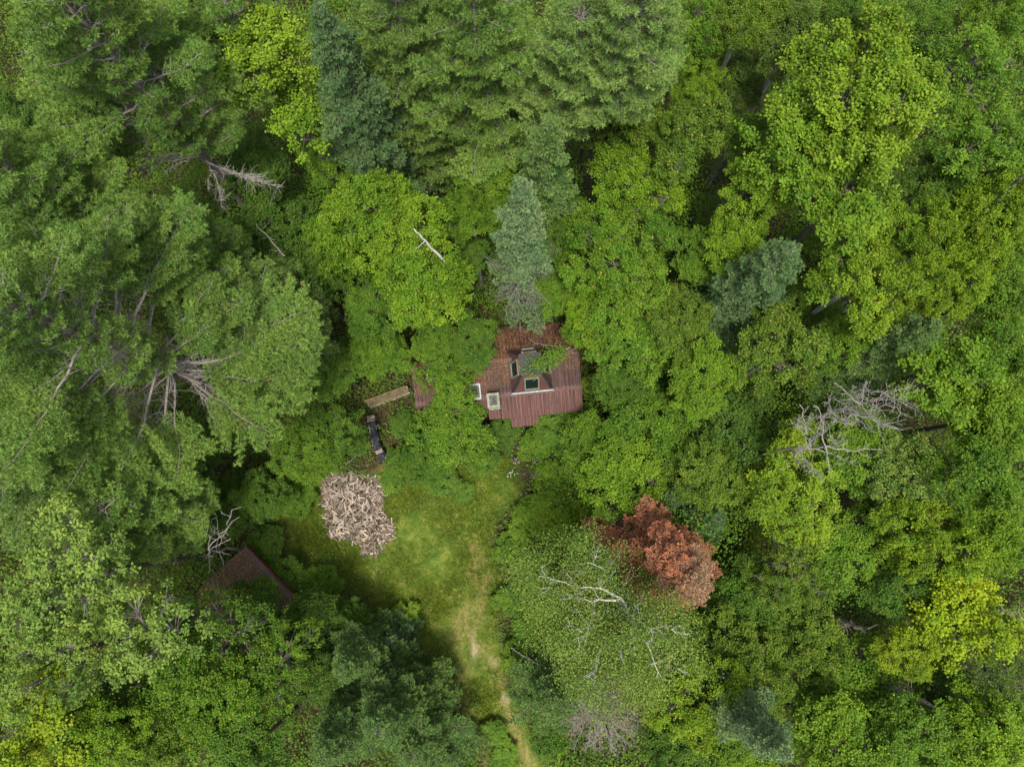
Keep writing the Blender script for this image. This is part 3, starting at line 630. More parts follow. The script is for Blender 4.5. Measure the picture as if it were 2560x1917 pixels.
# stack under the dark tarp, logs lying on it
p0, p1, p2, p3 = W(926, 1040, 1.0), W(932, 1075, 1.), W(940, 1115, 1.), W(960, 1148, .8)
def stack(name, pts, hgt, wid, label, seed, cat='wood stack'):
    r = np.random.default_rng(seed); root = empty(name, (pts[0][0], pts[0][1], 0)); tag(root, label, cat); q = []
    o3 = np.array([pts[0][0], pts[0][1], 0])
    for a, b2 in zip(pts[:-1], pts[1:]):
        d = (b2-a)*[1, 1, 0]; L = np.linalg.norm(d); d = d/L; sd_ = np.array([-d[1], d[0], 0])
        t = 0.
        while t < L:
            z = .06
            while z < hgt:
                c = a*[1, 1, 0]-o3+d*t+[0, 0, z]; w2 = wid*r.uniform(.88, 1.12)/2; rd = r.uniform(.05, .075); q.append(prisms([c-sd_*w2], [c+sd_*w2], rd, rd*r.uniform(.8, 1), 6))
                for e, sg in ((c-sd_*w2, -1), (c+sd_*w2, 1)):
                    x = d*rd; y = np.array([0, 0, rd]); q.append(np.array([[e-x*.9, e-y*.8, e+x*.9, e+y*.8]]))
                z += rd*1.8
            t += .125
    part('stacked_logs', mesh_from(name+'_logs', q, [M['logs']]), root); return root, o3
ts, o3 = stack('covered_wood_stack', [p0, p1, p2, p3], .92, .42, 'narrow wood stack under a wrinkled black tarp beside the left woods', 4)
cs = [W(930, 1052, 1), W(932, 1075, 1.), W(937, 1098, 1), W(943, 1122, 1.), W(952, 1138, 1), W(960, 1150, .9)]
rng = np.random.default_rng(12); cs = np.array(cs); ss = np.linspace(0, 1, 26); cc = np.stack([np.interp(ss*5, range(6), cs[:, i]) for i in range(3)], -1); G2 = []
for i in range(26):
    d = nrm((cc[min(i+1, 25)]-cc[max(i-1, 0)])*[1, 1, 0]); sd_ = np.array([-d[1], d[0], 0]); row = []
    for t in np.linspace(-1, 1, 13):
        fl = max(0, abs(t)-.62); wv = .02*math.sin(i*.9+t*3)+rng.normal()*.010
        row.append(cc[i]-o3+sd_*(t*.30 if abs(t) < .62 else math.copysign(.19+fl*.16, t)+wv*1.5)+np.array([0, 0, 1.0-cc[i][2]-fl*1.3+wv*(1 if fl == 0 else 0)-(.12 if i == 25 else 0)]))
    G2.append(row)
G2 = np.array(G2); tq = np.stack([G2[:-1, :-1], G2[1:, :-1], G2[1:, 1:], G2[:-1, 1:]], 2).reshape(-1, 4, 3)
M['tarp'] = plain('tarp', (.006, .008, .012), (.022, .027, .038), 3.5, .6, .3, spec=.25); part('tarp', mesh_from('tarp', [tq], [M['tarp']]), ts)
for (a, b2, lb, s) in (((920, 1048), (934, 1043), 'grey log lying across the north end of the tarp covered stack, upper of two', 1.0), ((919, 1053), (934, 1050), 'grey log lying across the north end of the tarp covered stack, lower of two', 1.0), ((939, 1130), (955, 1123), 'pale log weighing down the south end of the black tarp, upper of two', .95), ((941, 1134), (956, 1128), 'pale log weighing down the south end of the black tarp, lower of two', .95)):
    A_, B_ = W(*a, 1.07), W(*b2, 1.07); c = (A_+B_)/2; o = link('split_log', LOGS[3]); o.location = c; o.rotation_euler = (1.2, 0, math.atan2(*(B_-A_)[1::-1])); o.scale = (s, s, s)
    tag(o, lb, 'log')
q0, q1_ = W(921, 1008, .8), W(1019, 972, .8)
st, o3 = stack('mossy_wood_stack', [q0, q1_], .8, .40, 'old wood stack topped with mossy planks between the cabin and the left bushes', 9)
M['moss'] = plain('mossy_plank', (.055, .055, .02), (.13, .095, .06), 3.5, .9, .5)
d = nrm((q1_-q0)*[1, 1, 0]); sd_ = np.array([-d[1], d[0], 0]); L = np.linalg.norm(q1_-q0)
for j in range(3):
    A_ = q0*[1, 1, 0]-o3+sd_*(-.17+j*.16)-d*.08*j; A_[2] = .86+.012*j; B_ = A_+d*(L+.05*j); e = sd_*.075; t_ = np.array([0, 0, .04])
    part('plank', quads('plank', [[A_-e+t_, B_-e+t_, B_+e+t_, A_+e+t_], [A_-e, B_-e, B_-e+t_, A_-e+t_], [B_+e, A_+e, A_+e+t_, B_+e+t_], [A_+e, A_-e, A_-e+t_, A_+e+t_], [B_-e, B_+e, B_+e+t_, B_-e+t_]], M['moss']), st)

def fallen(name, pts, r0, r1, m, label, cat='fallen trunk', stubs=8, seed=1, z=.15):
    r = np.random.default_rng(seed); P = np.array([W(x, y, zz) for x, y, zz in pts]); p = np.stack([np.interp(np.linspace(0, len(P)-1, 13), range(len(P)), P[:, i]) for i in range(3)], -1); p[1:-1] += r.normal(size=(11, 3))*.02
    q = [tube(p, r0, r1, 8)]
    k = stubs; 
    if k:
        t = r.integers(1, 12, k); dd = nrm(r.normal(size=(k, 3))*[1, 1, .6]+UP*.4); q.append(prisms(p[t], p[t]+dd*r.uniform(.25, .9, (k, 1)), r1*.35, .006, 4))
    o = link(name, mesh_from(name, q, [m])); tag(o, label, cat); return o

# ---------------------------------------------------------------- white pines (foot from the point where the stem is seen, at its height)
put_pine(330, 885, 14.0, 22, 5.6, 12.5, 'pine', 'huge white pine at the left edge, bare grey limbs fanning towards the cabin', 21,
  limbs=[(830, 850, 12.5), (700, 1090, 11.5), (650, 960, 12), (370, 1330, 12), (250, 1330, 13), (800, 760, 12.5), (620, 740, 13), (780, 960, 11.5), (150, 1250, 14), (90, 1150, 15), (540, 800, 13.5), (690, 850, 12), (440, 1220, 12), (60, 980, 16), (60, 1060, 15.5)],
  dead=[(690, 855, 11), (548, 1062, 10.5), (430, 980, 11.5), (345, 1150, 11), (245, 1085, 12), (665, 1100, 9.5), (520, 930, 11), (280, 1090, 11.5), (470, 900, 12), (600, 1000, 10.5)],
  azr=lambda a: 1.15 if math.cos(a+.45) < .25 else .22, dens=.95)
put_pine(440, 320, 13.5, 22, 5.0, 13.0, 'pine', 'tall white pine at upper left above a tangle of bare grey limbs', 22,
  limbs=[(100, 300, 15), (60, 200, 16), (120, 100, 17), (300, 60, 18), (460, 90, 17), (180, 370, 14), (560, 250, 14), (610, 330, 13), (480, 180, 15.5), (240, 200, 17), (350, 150, 17.5)],
  dead=[(700, 470, 11.5), (640, 455, 11.5), (520, 470, 11), (415, 430, 12), (370, 430, 12), (300, 440, 12), (260, 330, 13), (480, 110, 14), (560, 520, 11), (330, 390, 12.5)], azr=lambda a: 1.0 if math.cos(a+.9) < .35 else .3)
put_pine(120, 520, 15.5, 20, 3.2, 12.5, 'pine', 'white pine on the left edge between the two tall pines with bare limbs', 23, azr=lambda a: 1.1)
put_pine(450, 650, 12.0, 17, 3.1, 9.5, 'pine', 'broad green pine between the upper limb tangle and the dark gully', 24)
put_pine(640, 800, 10.0, 13, 3.6, 7.5, 'pinedull', 'dull green pine reaching from the left towards the cabin above the dark gap', 34)
put_pine(1200, 210, 12.5, 20, 3.3, 10.5, 'pine', 'tall white pine at the top centre with its grey stem showing', 25, dead=[(1070, 300, 10), (1180, 200, 12), (1120, 320, 9), (1290, 270, 10.5), (1150, 160, 12), (1260, 100, 13)], dens=.95)
put_pine(1010, 90, 15.5, 19, 2.3, 12, 'pinedull', 'olive green pine at the top edge right of the blue spruce', 26, dead=[(960, 160, 12), (1080, 140, 12)])
put_pine(1570, 70, 18.0, 21, 2.4, 14, 'pinepale', 'pale silvery green pine at the top edge right of the tall centre pine', 27)
put_pine(1440, 130, 16.5, 19, 2.1, 12.5, 'pinepale', 'pale green pine between the tall centre pine and the silvery pine at the top edge', 28)
put_pine(1060, 330, 9.5, 13, 2.2, 6.5, 'pinedull', 'lower dull pine above the yellow green birch with dark gaps round it', 29)
put_pine(1275, 280, 9.0, 12, 2.0, 5.5, 'pinedull', 'small shaded pine just left of the tip of the dull green fir', 30)
put_pine(360, 1270, 10.5, 14, 2.4, 8, 'pine', 'pale tipped pine above the brown roofed shed at lower left', 31)
put_pine(110, 1180, 12, 17, 3.2, 10, 'pinepale', 'light green drooping pine on the left edge above the grey limbed oak', 32)
put_pine(600, 60, 15, 17, 2.4, 12, 'pine', 'pine at the top edge between the upper left pine and the yellow green tree', 33)
# ---------------------------------------------------------------- spruces and firs
put_spruce(1310, 452, 19, 1.55, 5.0, 'bluepale', 'blue spruce standing right behind the cabin, its lower trunk ringed with bare twigs', 41, bare=.42)
put_spruce(1376, 300, 17, 2.3, 4, 'fir', 'dull green fir just behind the blue spruce above the cabin', 42)
put_spruce(790, 5, 20, 2.7, 4, 'blue', 'tall dark blue spruce leaning out at the top edge, left of centre', 43, bare=.2)
put_spruce(1985, 615, 16, 2.7, 4, 'blue', 'silvery blue spruce in the right half below the bright maple', 44, bare=.15)
put_spruce(1975, 1895, 16, 1.6, 4, 'bluepale', 'pale blue spruce whose tip points to the bottom right', 45)
put_spruce(2350, 810, 15, 2.0, 4, 'fir', 'dull green fir near the right edge among yellow green trees', 46)
put_spruce(1695, 1235, 7, 1.2, .6, 'blue', 'small blue spruce just above the rust red dead conifer', 47)
put_spruce(1800, 1300, 8, 1.7, .6, 'firblue', 'dark bluish fir right of the rust red dead conifer', 48)
put_spruce(1480, 1625, 6, 1.0, .5, 'firblue', 'little dark fir in the shade under the pale limbed birch', 49)
put_spruce(965, 1610, 4, 1.0, 1.0, 'blue', 'bluish young spruce at the left edge of the grass track', 50)
put_spruce(1020, 1775, 7, 1.9, 1.5, 'pinedull', 'olive green conifer beside the grass track at lower centre', 51)
put_spruce(1025, 1900, 8, 2.2, 2, 'fir', 'green spruce at the bottom edge nearest the grass track', 52)
put_spruce(940, 1840, 10, 2.3, 3, 'fir', 'blue green spruce at the bottom edge second from the grass track', 53)
put_spruce(850, 1680, 9, 1.7, 2, 'fir', 'slim dark spruce above the blue green spruces at the bottom', 54)
put_spruce(1120, 1905, 4, 1.3, 1.0, 'fir', 'low conifer overhanging the left rut at the bottom', 55)
put_spruce(800, 1900, 11, 2.0, 3, 'fir', 'blue green spruce at the bottom edge, third from the grass track', 56)
put_spruce(1400, 1770, 8, 2.4, 1.5, 'fir', 'grey green thin conifer right of the grass track at the bottom', 57, bare=.1)
put_spruce(1800, 760, 10, 1.7, 2, 'firblue', 'shaded fir at the foot of the silvery blue spruce', 58, bare=.3)
put_spruce(110, 1230, 9, 1.6, 1, 'firblue', 'dark fir in the shade under the light green pine at the left edge', 59)
# rust red dead conifer and grey dead conifer
rt = put_spruce(1718, 1418, 13.4, 2.9, 4.0, (.34, .150, .095), 'dead conifer with rust red needles right of the pale limbed birch', 60, bare=.25, name='dead_conifer')
rt2 = put_spruce(1752, 1450, 14.0, 1.3, 10.5, (.28, .175, .115), 'tan faded dead conifer top standing out of the rust red one', 61, name='dead_conifer')

# ---------------------------------------------------------------- leafy trees: kind, x, y, radius, height, colour, label, one of a kind?
TREES = [
('maple', 690, 110, 135, 17, 'lime', 'yellow green maple at the top edge left of the dark blue spruce', 1),
('maple', 755, 290, 115, 15, 'bright', 'lime green maple below the yellow green maple at the top', 1),
('maple', 830, 385, 95, 11, 'green', 'mid green maple whose crown hangs over the dark gap left of the birch', 0),
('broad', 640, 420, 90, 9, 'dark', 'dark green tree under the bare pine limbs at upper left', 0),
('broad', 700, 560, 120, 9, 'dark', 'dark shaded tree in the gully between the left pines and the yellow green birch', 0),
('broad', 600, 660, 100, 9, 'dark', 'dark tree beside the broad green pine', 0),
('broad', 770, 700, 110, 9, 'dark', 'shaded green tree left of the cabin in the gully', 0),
('birch', 950, 540, 165, 14, 'bright', 'yellow green birch above the cabin with a white leaning stem', 1),
('birch', 850, 600, 105, 11.5, 'green', 'green birch on the left flank of the white stemmed birch', 0),
('birch', 1060, 690, 145, 13, 'bright', 'speckled birch directly above the left half of the cabin roof', 1),
('birch', 1180, 540, 85, 12, 'green', 'small birch squeezed between the white stemmed birch and the blue spruce', 0),
('broad', 1170, 640, 60, 9, 'mid', 'slim tree in the gap between the speckled birch and the blue spruce', 0),
('broad', 1215, 430, 105, 11, 'green', 'mid green tree left of the dull green fir above the cabin', 0),
('broad', 1085, 850, 70, 7, 'green', 'tree leaning over the north west corner of the cabin roof', 0),
('broad', 1185, 855, 72, 7.5, 'mid', 'small tree leaning over the cabin roof left of the cupola', 0),
('birch', 1136, 945, 84, 6.3, 'green', 'bright young birch covering the middle of the cabin roof', 1),
('broad', 1122, 1068, 105, 5.2, 'green', 'big leafy bush tree in front of the cabin, left of the chimney', 1),
('broad', 1050, 1140, 75, 3.5, 'mid', 'low round tree at the top edge of the lawn near the tarp covered stack', 0),
('broad', 945, 872, 84, 7, 'green', 'leafy tree above the mossy wood stack', 0),
('broad', 845, 925, 85, 6.5, 'mid', 'leafy tree left of the mossy wood stack', 0),
('ash', 825, 1085, 85, 5.5, 'mid', 'feathery leaved tree left of the tarp covered wood stack', 0),
('ash', 760, 1130, 80, 6.0, 'green', 'feathery tree above the firewood heap', 0),
('birch', 1560, 250, 125, 13, 'olive', 'olive green birch right of the dull green fir tip', 0),
('birch', 1740, 330, 115, 14, 'olive', 'olive birch left of the bright maple with a dark hole below it', 1),
('birch', 1570, 450, 140, 13, 'bright', 'yellow green birch right of the blue spruce, upper of two', 1),
('birch', 1545, 630, 165, 13, 'green', 'yellow green birch right of the blue spruce, lower of two', 1),
('broad', 1470, 300, 90, 11, 'dull', 'dull tree between the fir and the olive birch at upper centre', 0),
('maple', 1720, 90, 100, 15, 'green', 'green maple at the top edge right of the silvery pine', 0),
('maple', 1750, 210, 70, 13, 'bright', 'small maple above the olive birch in the upper right', 0),
('birch', 1870, 40, 95, 16, 'olive', 'olive leafed tree at the top edge left of the bright maple', 0),
('birch', 1990, 90, 110, 16, 'dull', 'dull green birch at the top edge touching the bright maple', 0),
('ash', 2150, 30, 100, 17, 'mid', 'green ash at the top edge above the bright maple', 0),
('broad', 1850, 190, 85, 12, 'dull', 'dull green tree left of the huge bright maple', 0),
('broad', 1855, 340, 80, 11, 'mid', 'mid green tree in the gap between the olive birch and the bright maples', 0),
('broad', 1640, 130, 80, 13, 'olive', 'olive tree just right of the silvery pine below the top edge', 0),
('maple', 2160, 230, 225, 19, 'lime', 'huge bright yellow green maple in the upper right quarter', 1),
('maple', 2010, 350, 160, 17, 'bright', 'bright maple crown at the lower left of the huge yellow green one', 1),
('maple', 2120, 480, 150, 16, 'bright', 'bright green maple crown below the huge yellow green one', 1),
('maple', 1900, 460, 110, 14, 'bright', 'bright maple right of the dark hole below the olive birch', 0),
('maple', 2260, 560, 90, 14, 'bright', 'small bright maple under the right side of the huge one', 0),
('ash', 2440, 170, 135, 18, 'green', 'green ash with starry leaf sprays in the upper right corner', 1),
('ash', 2480, 350, 130, 17, 'green', 'green ash with starry sprays at the right edge below the corner one', 1),
('ash', 2350, 430, 110, 15, 'mid', 'shaded ash between the huge maple and the right edge', 0),
('ash', 2310, 90, 100, 16, 'mid', 'ash at the top edge right of the huge maple with a few orange leaves', 0),
('ash', 2500, 30, 100, 17, 'green', 'ash cut by the upper right corner of the picture', 0),
('birch', 2500, 510, 120, 16, 'lime', 'yellow olive birch at the right edge below the ashes', 0),
('birch', 2400, 600, 110, 15, 'lime', 'yellow green birch inward of the yellow olive one at the right edge', 0),
('birch', 2160, 700, 135, 15, 'lime', 'yellow green birch right of the silvery blue spruce', 1),
('birch', 2360, 710, 100, 15, 'lime', 'yellowish birch just above the dull green fir near the right edge', 0),
('broad', 2500, 720, 110, 14, 'green', 'rounded green tree at the right edge level with the silvery spruce', 0),
('broad', 1830, 590, 100, 12, 'bright', 'bright tree at the upper left of the silvery blue spruce', 0),
('broad', 1740, 640, 80, 10, 'green', 'green tree between the lower yellow birch and the silvery spruce', 0),
('birch', 1960, 880, 120, 13, 'olive', 'olive birch below the silvery blue spruce', 1),
('birch', 1700, 800, 100, 11, 'olive', 'olive birch right of the cabin, above the bright tree', 0),
('broad', 1760, 950, 100, 11, 'bright', 'bright green tree right of the cabin and left of the leafless trees', 0),
('broad', 2110, 850, 90, 12, 'green', 'green tree above the leafless tree nearest the right edge', 0),
('maple', 2370, 960, 135, 14, 'bright', 'bright maple right of the bare white crowns', 1),
('broad', 2500, 870, 100, 14, 'green', 'tree at the right edge above the bright maple', 0),
('broad', 2490, 1040, 120, 13, 'bright', 'bright broad tree at the right edge, right of the bare crowns', 0),
('broad', 1610, 830, 130, 9.5, 'green', 'tree touching the right end of the cabin roof', 1),
('birch', 1500, 770, 100, 9.5, 'bright', 'bright birch hanging over the upper right corner of the cabin', 0),
('broad', 1560, 960, 80, 7.5, 'mid', 'green tree just right of the east eave of the cabin', 0),
('broad', 1630, 1060, 115, 8, 'green', 'green tree to the lower right of the cabin', 0),
('broad', 1560, 1170, 125, 7.5, 'bright', 'fresh green tree above the pale limbed birch', 1),
('broad', 1480, 1120, 90, 5.5, 'green', 'leafy low tree right of the flower bed', 0),
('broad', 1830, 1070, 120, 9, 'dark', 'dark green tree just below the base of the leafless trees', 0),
('birch', 1800, 1180, 110, 9.5, 'olive', 'olive birch above the two small bluish conifers', 0),
('ash', 1990, 1230, 140, 11, 'lime', 'yellow green ash with feathery sprays below the leafless trees', 1),
('broad', 2150, 1130, 110, 11, 'green', 'green tree under the lower bare crown', 0),
('birch', 2270, 1190, 120, 12, 'pale', 'pale glossy leafed tree right of the feathery ash', 0),
('broad', 2450, 1190, 115, 13, 'green', 'deep green tree on the right edge midway down', 0),
('birch', 2330, 1350, 120, 12, 'lime', 'pale yellowish tree above the long fallen trunk area on the right', 0),
('broad', 2500, 1340, 100, 12, 'bright', 'bright rounded tree at the right edge above the golden maple', 0),
('maple', 2420, 1560, 120, 12, 'gold', 'golden yellow maple near the right edge', 1),
('maple', 2270, 1620, 70, 10, 'yellow', 'small yellow green maple left of the golden one', 0),
('broad', 2130, 1370, 110, 10, 'green', 'green tree right of the dark bluish fir', 0),
('wispy', 1990, 1420, 110, 10, 'olive', 'olive wispy tree with thin grey twigs right of the rust red conifer', 0),
('broad', 1870, 1500, 100, 8, 'mid', 'green tree at the lower right of the rust red conifer', 0),
('birch', 2010, 1590, 110, 9, 'olive', 'olive speckled tree left of the upper fallen trunk', 0),
('broad', 2270, 1470, 100, 10, 'mid', 'mid green tree right of the upper fallen trunk', 0),
('birch', 1830, 1640, 120, 10, 'olive', 'olive leafed tree right of the pale limbed birch', 0),
('birch', 1760, 1760, 110, 11, 'lime', 'yellow olive tree at the lower right of the pale limbed birch', 0),
('birch', 1880, 1760, 90, 10, 'olive', 'olive tree at the foot of the pale blue spruce at lower right', 0),
('broad', 2130, 1720, 130, 9, 'green', 'green tree left of the lower fallen trunk', 0),
('broad', 2110, 1860, 120, 11, 'bright', 'bright tree at the bottom edge right of the pale blue spruce', 0),
('broad', 2280, 1840, 110, 11, 'green', 'green tree at the bottom edge below the lower fallen trunk', 0),
('broad', 2460, 1840, 120, 12, 'bright', 'bright tree in the lower right corner', 0),
('wispy', 2500, 1690, 100, 11, 'dull', 'dull thin tree at the right edge below the golden maple', 0),
('broad', 1850, 1880, 90, 9, 'bright', 'bright tree at the bottom edge left of the pale blue spruce', 0),
('broad', 1700, 1870, 90, 9, 'mid', 'mid green tree at the bottom edge right of the grey dead conifer', 0),
('oak', 180, 1440, 200, 16, 'oakg', 'pale green oak with grey branches showing at the lower left edge', 1),
('oak', 350, 1585, 125, 14, 'oakg', 'pale green oak with grey branches between the edge oak and the shed', 1),
('oak', 130, 1650, 130, 15, 'oakg', 'oak with grey branches at the left edge below the largest oak', 0),
('wispy', 560, 1600, 130, 11, 'mid', 'thin leafed tree with fine grey stems below the shed', 1),
('wispy', 690, 1660, 120, 10.5, 'green', 'thin leafed tree with fine grey stems right of the one below the shed', 0),
('broad', 630, 1535, 85, 5, 'mid', 'leafy tree growing over the south corner of the shed roof', 0),
('broad', 440, 1700, 110, 12, 'green', 'green tree below the oaks at lower left', 0),
('maple', 80, 1830, 120, 15, 'yellow', 'yellow green maple in the lower left corner', 1),
('maple', 230, 1850, 100, 14, 'bright', 'bright maple at the bottom edge right of the corner maple', 0),
('birch', 390, 1840, 110, 12, 'olive', 'olive birch at the bottom edge right of the two maples', 0),
('birch', 550, 1770, 110, 11, 'green', 'green birch at lower left centre above the bottom edge', 0),
('broad', 620, 1880, 90, 11, 'mid', 'mid green tree at the bottom edge left of the blue green spruces', 0),
('broad', 280, 1760, 80, 11, 'mid', 'mid green tree between the left edge oaks and the bottom maples', 0),
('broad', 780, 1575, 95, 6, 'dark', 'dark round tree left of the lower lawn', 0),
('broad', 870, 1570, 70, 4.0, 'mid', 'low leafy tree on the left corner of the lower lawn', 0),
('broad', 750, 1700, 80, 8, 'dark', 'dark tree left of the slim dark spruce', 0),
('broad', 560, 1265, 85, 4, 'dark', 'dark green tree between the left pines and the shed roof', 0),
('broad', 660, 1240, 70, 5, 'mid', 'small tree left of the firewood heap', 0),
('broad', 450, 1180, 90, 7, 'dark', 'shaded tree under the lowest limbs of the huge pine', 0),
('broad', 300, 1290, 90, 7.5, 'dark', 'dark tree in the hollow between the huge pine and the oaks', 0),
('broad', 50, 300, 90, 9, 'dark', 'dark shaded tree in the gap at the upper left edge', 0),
('broad', 930, 760, 90, 9, 'mid', 'mid green tree below the white stemmed birch at its lower left', 0),
('broad', 1420, 560, 70, 10, 'mid', 'narrow tree in the gap right of the blue spruce', 0),
('broad', 1400, 720, 75, 8.5, 'green', 'green tree beside the bare lower trunk of the blue spruce', 0),
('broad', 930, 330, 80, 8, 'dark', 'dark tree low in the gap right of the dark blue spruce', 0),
('broad', 2350, 1720, 80, 8, 'mid', 'tree behind the root end of the lower fallen trunk', 0),
('broad', 2250, 1280, 80, 9, 'green', 'green tree in the middle of the thicket right of the feathery ash', 0),
('broad', 2010, 760, 90, 9, 'mid', 'shaded green tree between the silvery spruce and the olive birch', 0),
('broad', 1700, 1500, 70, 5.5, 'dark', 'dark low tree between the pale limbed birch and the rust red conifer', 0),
]
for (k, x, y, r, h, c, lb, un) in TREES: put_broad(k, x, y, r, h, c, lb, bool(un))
SHRUBS = [
('shrub', 1400, 1075, 62, 2.6, 'mid', 'dark shrub against the south eave of the cabin, right of the porch roof', 0),
('shrub', 1460, 1050, 50, 2.4, 'green', 'shrub with yellow tips at the south east corner of the cabin', 0),
('shrub', 1340, 1110, 50, 1.6, 'green', 'low shrub just below the porch roof', 0),
('shrub', 1255, 1085, 48, 2.0, 'dark', 'dark shrub left of the porch roof', 0),
('shrub', 1480, 960, 30, 1.4, 'olive', 'straggly yellowish shrub along the east eave', 0),
('shrub', 1200, 1140, 55, 2.0, 'mid', 'round shrub at the top of the lawn below the chimney', 0),
('shrub', 1090, 1190, 50, 1.4, 'mid', 'low shrub on the top edge of the lawn left of the flower bed', 0),
('shrub', 1390, 1210, 60, 1.8, 'bright', 'bright shrub right of the flower bed', 0),
('shrub', 1330, 1290, 60, 1.8, 'bright', 'bright leafy shrub at the right edge of the lawn above the black bucket', 0),
('shrub', 1420, 1300, 70, 2.4, 'lime', 'yellow green shrub above the pale limbed birch', 0),
('shrub', 1280, 1370, 50, 1.3, 'green', 'low shrub just above the black bucket', 0),
('shrub', 1275, 1500, 45, 1.2, 'green', 'low shrub beside the bare patch of the lawn', 0),
('shrub', 1330, 1560, 60, 2.0, 'mid', 'shrub in front of the white fallen birch stem', 0),
('shrub', 1300, 1640, 50, 1.6, 'bright', 'bright shrub between the track and the white fallen birch stem', 0),
('shrub', 1420, 1740, 60, 2.2, 'green', 'shrub below the white fallen birch stem', 0),
('shrub', 720, 1460, 60, 2.0, 'mid', 'shrub between the shed and the lawn', 0),
('shrub', 800, 1470, 60, 1.8, 'green', 'light shrub at the left corner of the lower lawn', 0),
('shrub', 660, 1360, 55, 1.6, 'mid', 'low shrub at the north corner of the shed', 0),
('shrub', 740, 1240, 50, 1.2, 'green', 'low shrub left of the firewood heap', 0),
('shrub', 990, 1150, 36, 1.2, 'mid', 'small shrub beside the south end of the tarp covered stack', 0),
('shrub', 878, 1110, 34, 1.2, 'mid', 'small shrub left of the tarp covered stack', 0),
('shrub', 1005, 1060, 34, 1.4, 'mid', 'shrub between the mossy wood stack and the tarp covered stack', 0),
('shrub', 1010, 1690, 60, 2.0, 'green', 'shrub leaning over the left rut of the track', 0),
('shrub', 1235, 1830, 34, .9, 'green', 'low green shrub growing between the two ruts', 0),
('shrub', 1260, 1890, 34, .8, 'green', 'low leafy shrub between the ruts at the bottom edge', 0),
('shrub', 1370, 1850, 50, 1.6, 'mid', 'shrub right of the right rut near the bottom edge', 0),
('shrub', 1010, 1540, 40, 1.0, 'lime', 'small yellow green shrub on the left edge of the lower lawn', 0),
('shrub', 1150, 1230, 30, .6, 'mid', 'tiny leafy shrub standing alone on the upper lawn', 0),
('shrub', 980, 1200, 34, .8, 'green', 'small shrub right of the top of the firewood heap', 0),
]
for (k, x, y, r, h, c, lb, un) in SHRUBS: put_broad(k, x, y, r, h, c, lb, bool(un), dr=.6)
# thin branch of leaves hanging over the cupola, from the birch at the upper right corner of the cabin
# ---------------------------------------------------------------- pale limbed birch
def crooked(name, hub, foot, ends, r_trunk, m, label, seed, group=None, leaf=None, lean=0.0, sub=(2.6, .55), cat='tree'):
    rng = np.random.default_rng(seed); foot = np.array(foot, float); root = empty(name, (foot[0], foot[1], 0)); tag(root, label, cat, group)
    hub = np.array(hub)-foot; tp = path(rng, (0, 0, 0), hub, 9, .02); part('trunk', mesh_from('trunk', [tube(tp, r_trunk, r_trunk*.55, 9)], [m]), root)
    tips = []
    for e in ends:
        e = np.array(e)-foot; st_ = tp[rng.integers(7, 10)]; pp = path(rng, st_, e, 10, .09, -.02); L = np.linalg.norm(e-st_); q = [tube(pp, r_trunk*.34, .013, 6, .8)]; tips.append(pp)
        for k in range(int(L*sub[0])):
            t = rng.integers(3, 10); l = L*rng.uniform(.15, .42)*sub[1]*1.8*(1.15-t/12); d = nrm(nrm(e-st_)*.7+rng.normal(size=3)*[.8, .8, .5]); s2 = path(rng, pp[t], pp[t]+d*l, 5, .12, -.04)
            q.append(tube(s2, .017, .006, 4)); tips.append(s2)
            for k2 in range(3):
                t2 = rng.integers(2, 5); d2 = nrm(d+rng.normal(size=3)*.8); q.append(tube(path(rng, s2[t2], s2[t2]+d2*l*rng.uniform(.25, .6), 3, .12), .009, .004, 3))
        part('limb', mesh_from('limb', q, [m]), root)
    return root, tips
ends = [W(*p) for p in [(1345, 1440, 14), (1350, 1470, 13.5), (1395, 1495, 13), (1445, 1575, 14), (1475, 1400, 14), (1480, 1690, 12.5), (1640, 1570, 15.5), (1690, 1590, 15), (1650, 1690, 14), (1560, 1660, 14), (1590, 1720, 12.5), (1400, 1420, 12.5), (1420, 1650, 12), (1720, 1680, 14)]]
hub = W(1560, 1500, 13); bb, tips = crooked('birch_tree', hub, (hub[0], hub[1], 0), ends, .17, M['birchbark'], 'large birch with bare white limbs showing through thin leaves, right of the track', 77, 'birches of the forest')
rng = np.random.default_rng(5); P = []
for pp in tips:
    a_ = pp[len(pp)//3:]; k = max(4, int(np.linalg.norm(a_[-1]-a_[0])*9)); t = rng.random((k, 1))*(len(a_)-1.01); i0 = t.astype(int)[:, 0]; P.append(a_[i0]*(1-(t-i0[:, None]))+a_[i0+1]*(t-i0[:, None])+rng.normal(size=(k, 3))*[.32, .32, .25]-[0, 0, .15])
fx = W(1520, 1560, 11.5)*[1, 1, 0]-np.array([hub[0], hub[1], 0])
lob = [np.array(e)-[hub[0], hub[1], 0] for e in ends]; lob += [fx+[math.cos(q_)*rq, math.sin(q_)*rq, 12.6-rq*.35] for q_, rq in ((0, 1), (1.3, 2.2), (2.5, 1.8), (3.6, 2.6), (4.4, 1.6), (5.2, 2.9), (5.9, 2.0), (4.8, 3.4), (.6, 2.8))]
ex = []
for e in lob:
    d_ = rvec(rng, 150); d_ = d_[d_[:, 2] > -.4]; ex.append(e+[0, 0, -1.05]+d_*rng.uniform(.5, 1.3, (len(d_), 1))*[1, 1, .6])
ex = np.concatenate(ex)
nz = wob(ex[:, 0]*1.3, ex[:, 1]*1.3+ex[:, 2]*.3); P.append(ex[nz > .02])
P = np.concatenate(P); n = len(P); T = 34; tw = rng.normal(size=(n, T, 3))*[.24, .24, .15]; tw[..., 2] -= np.abs(tw[..., 0])*.2
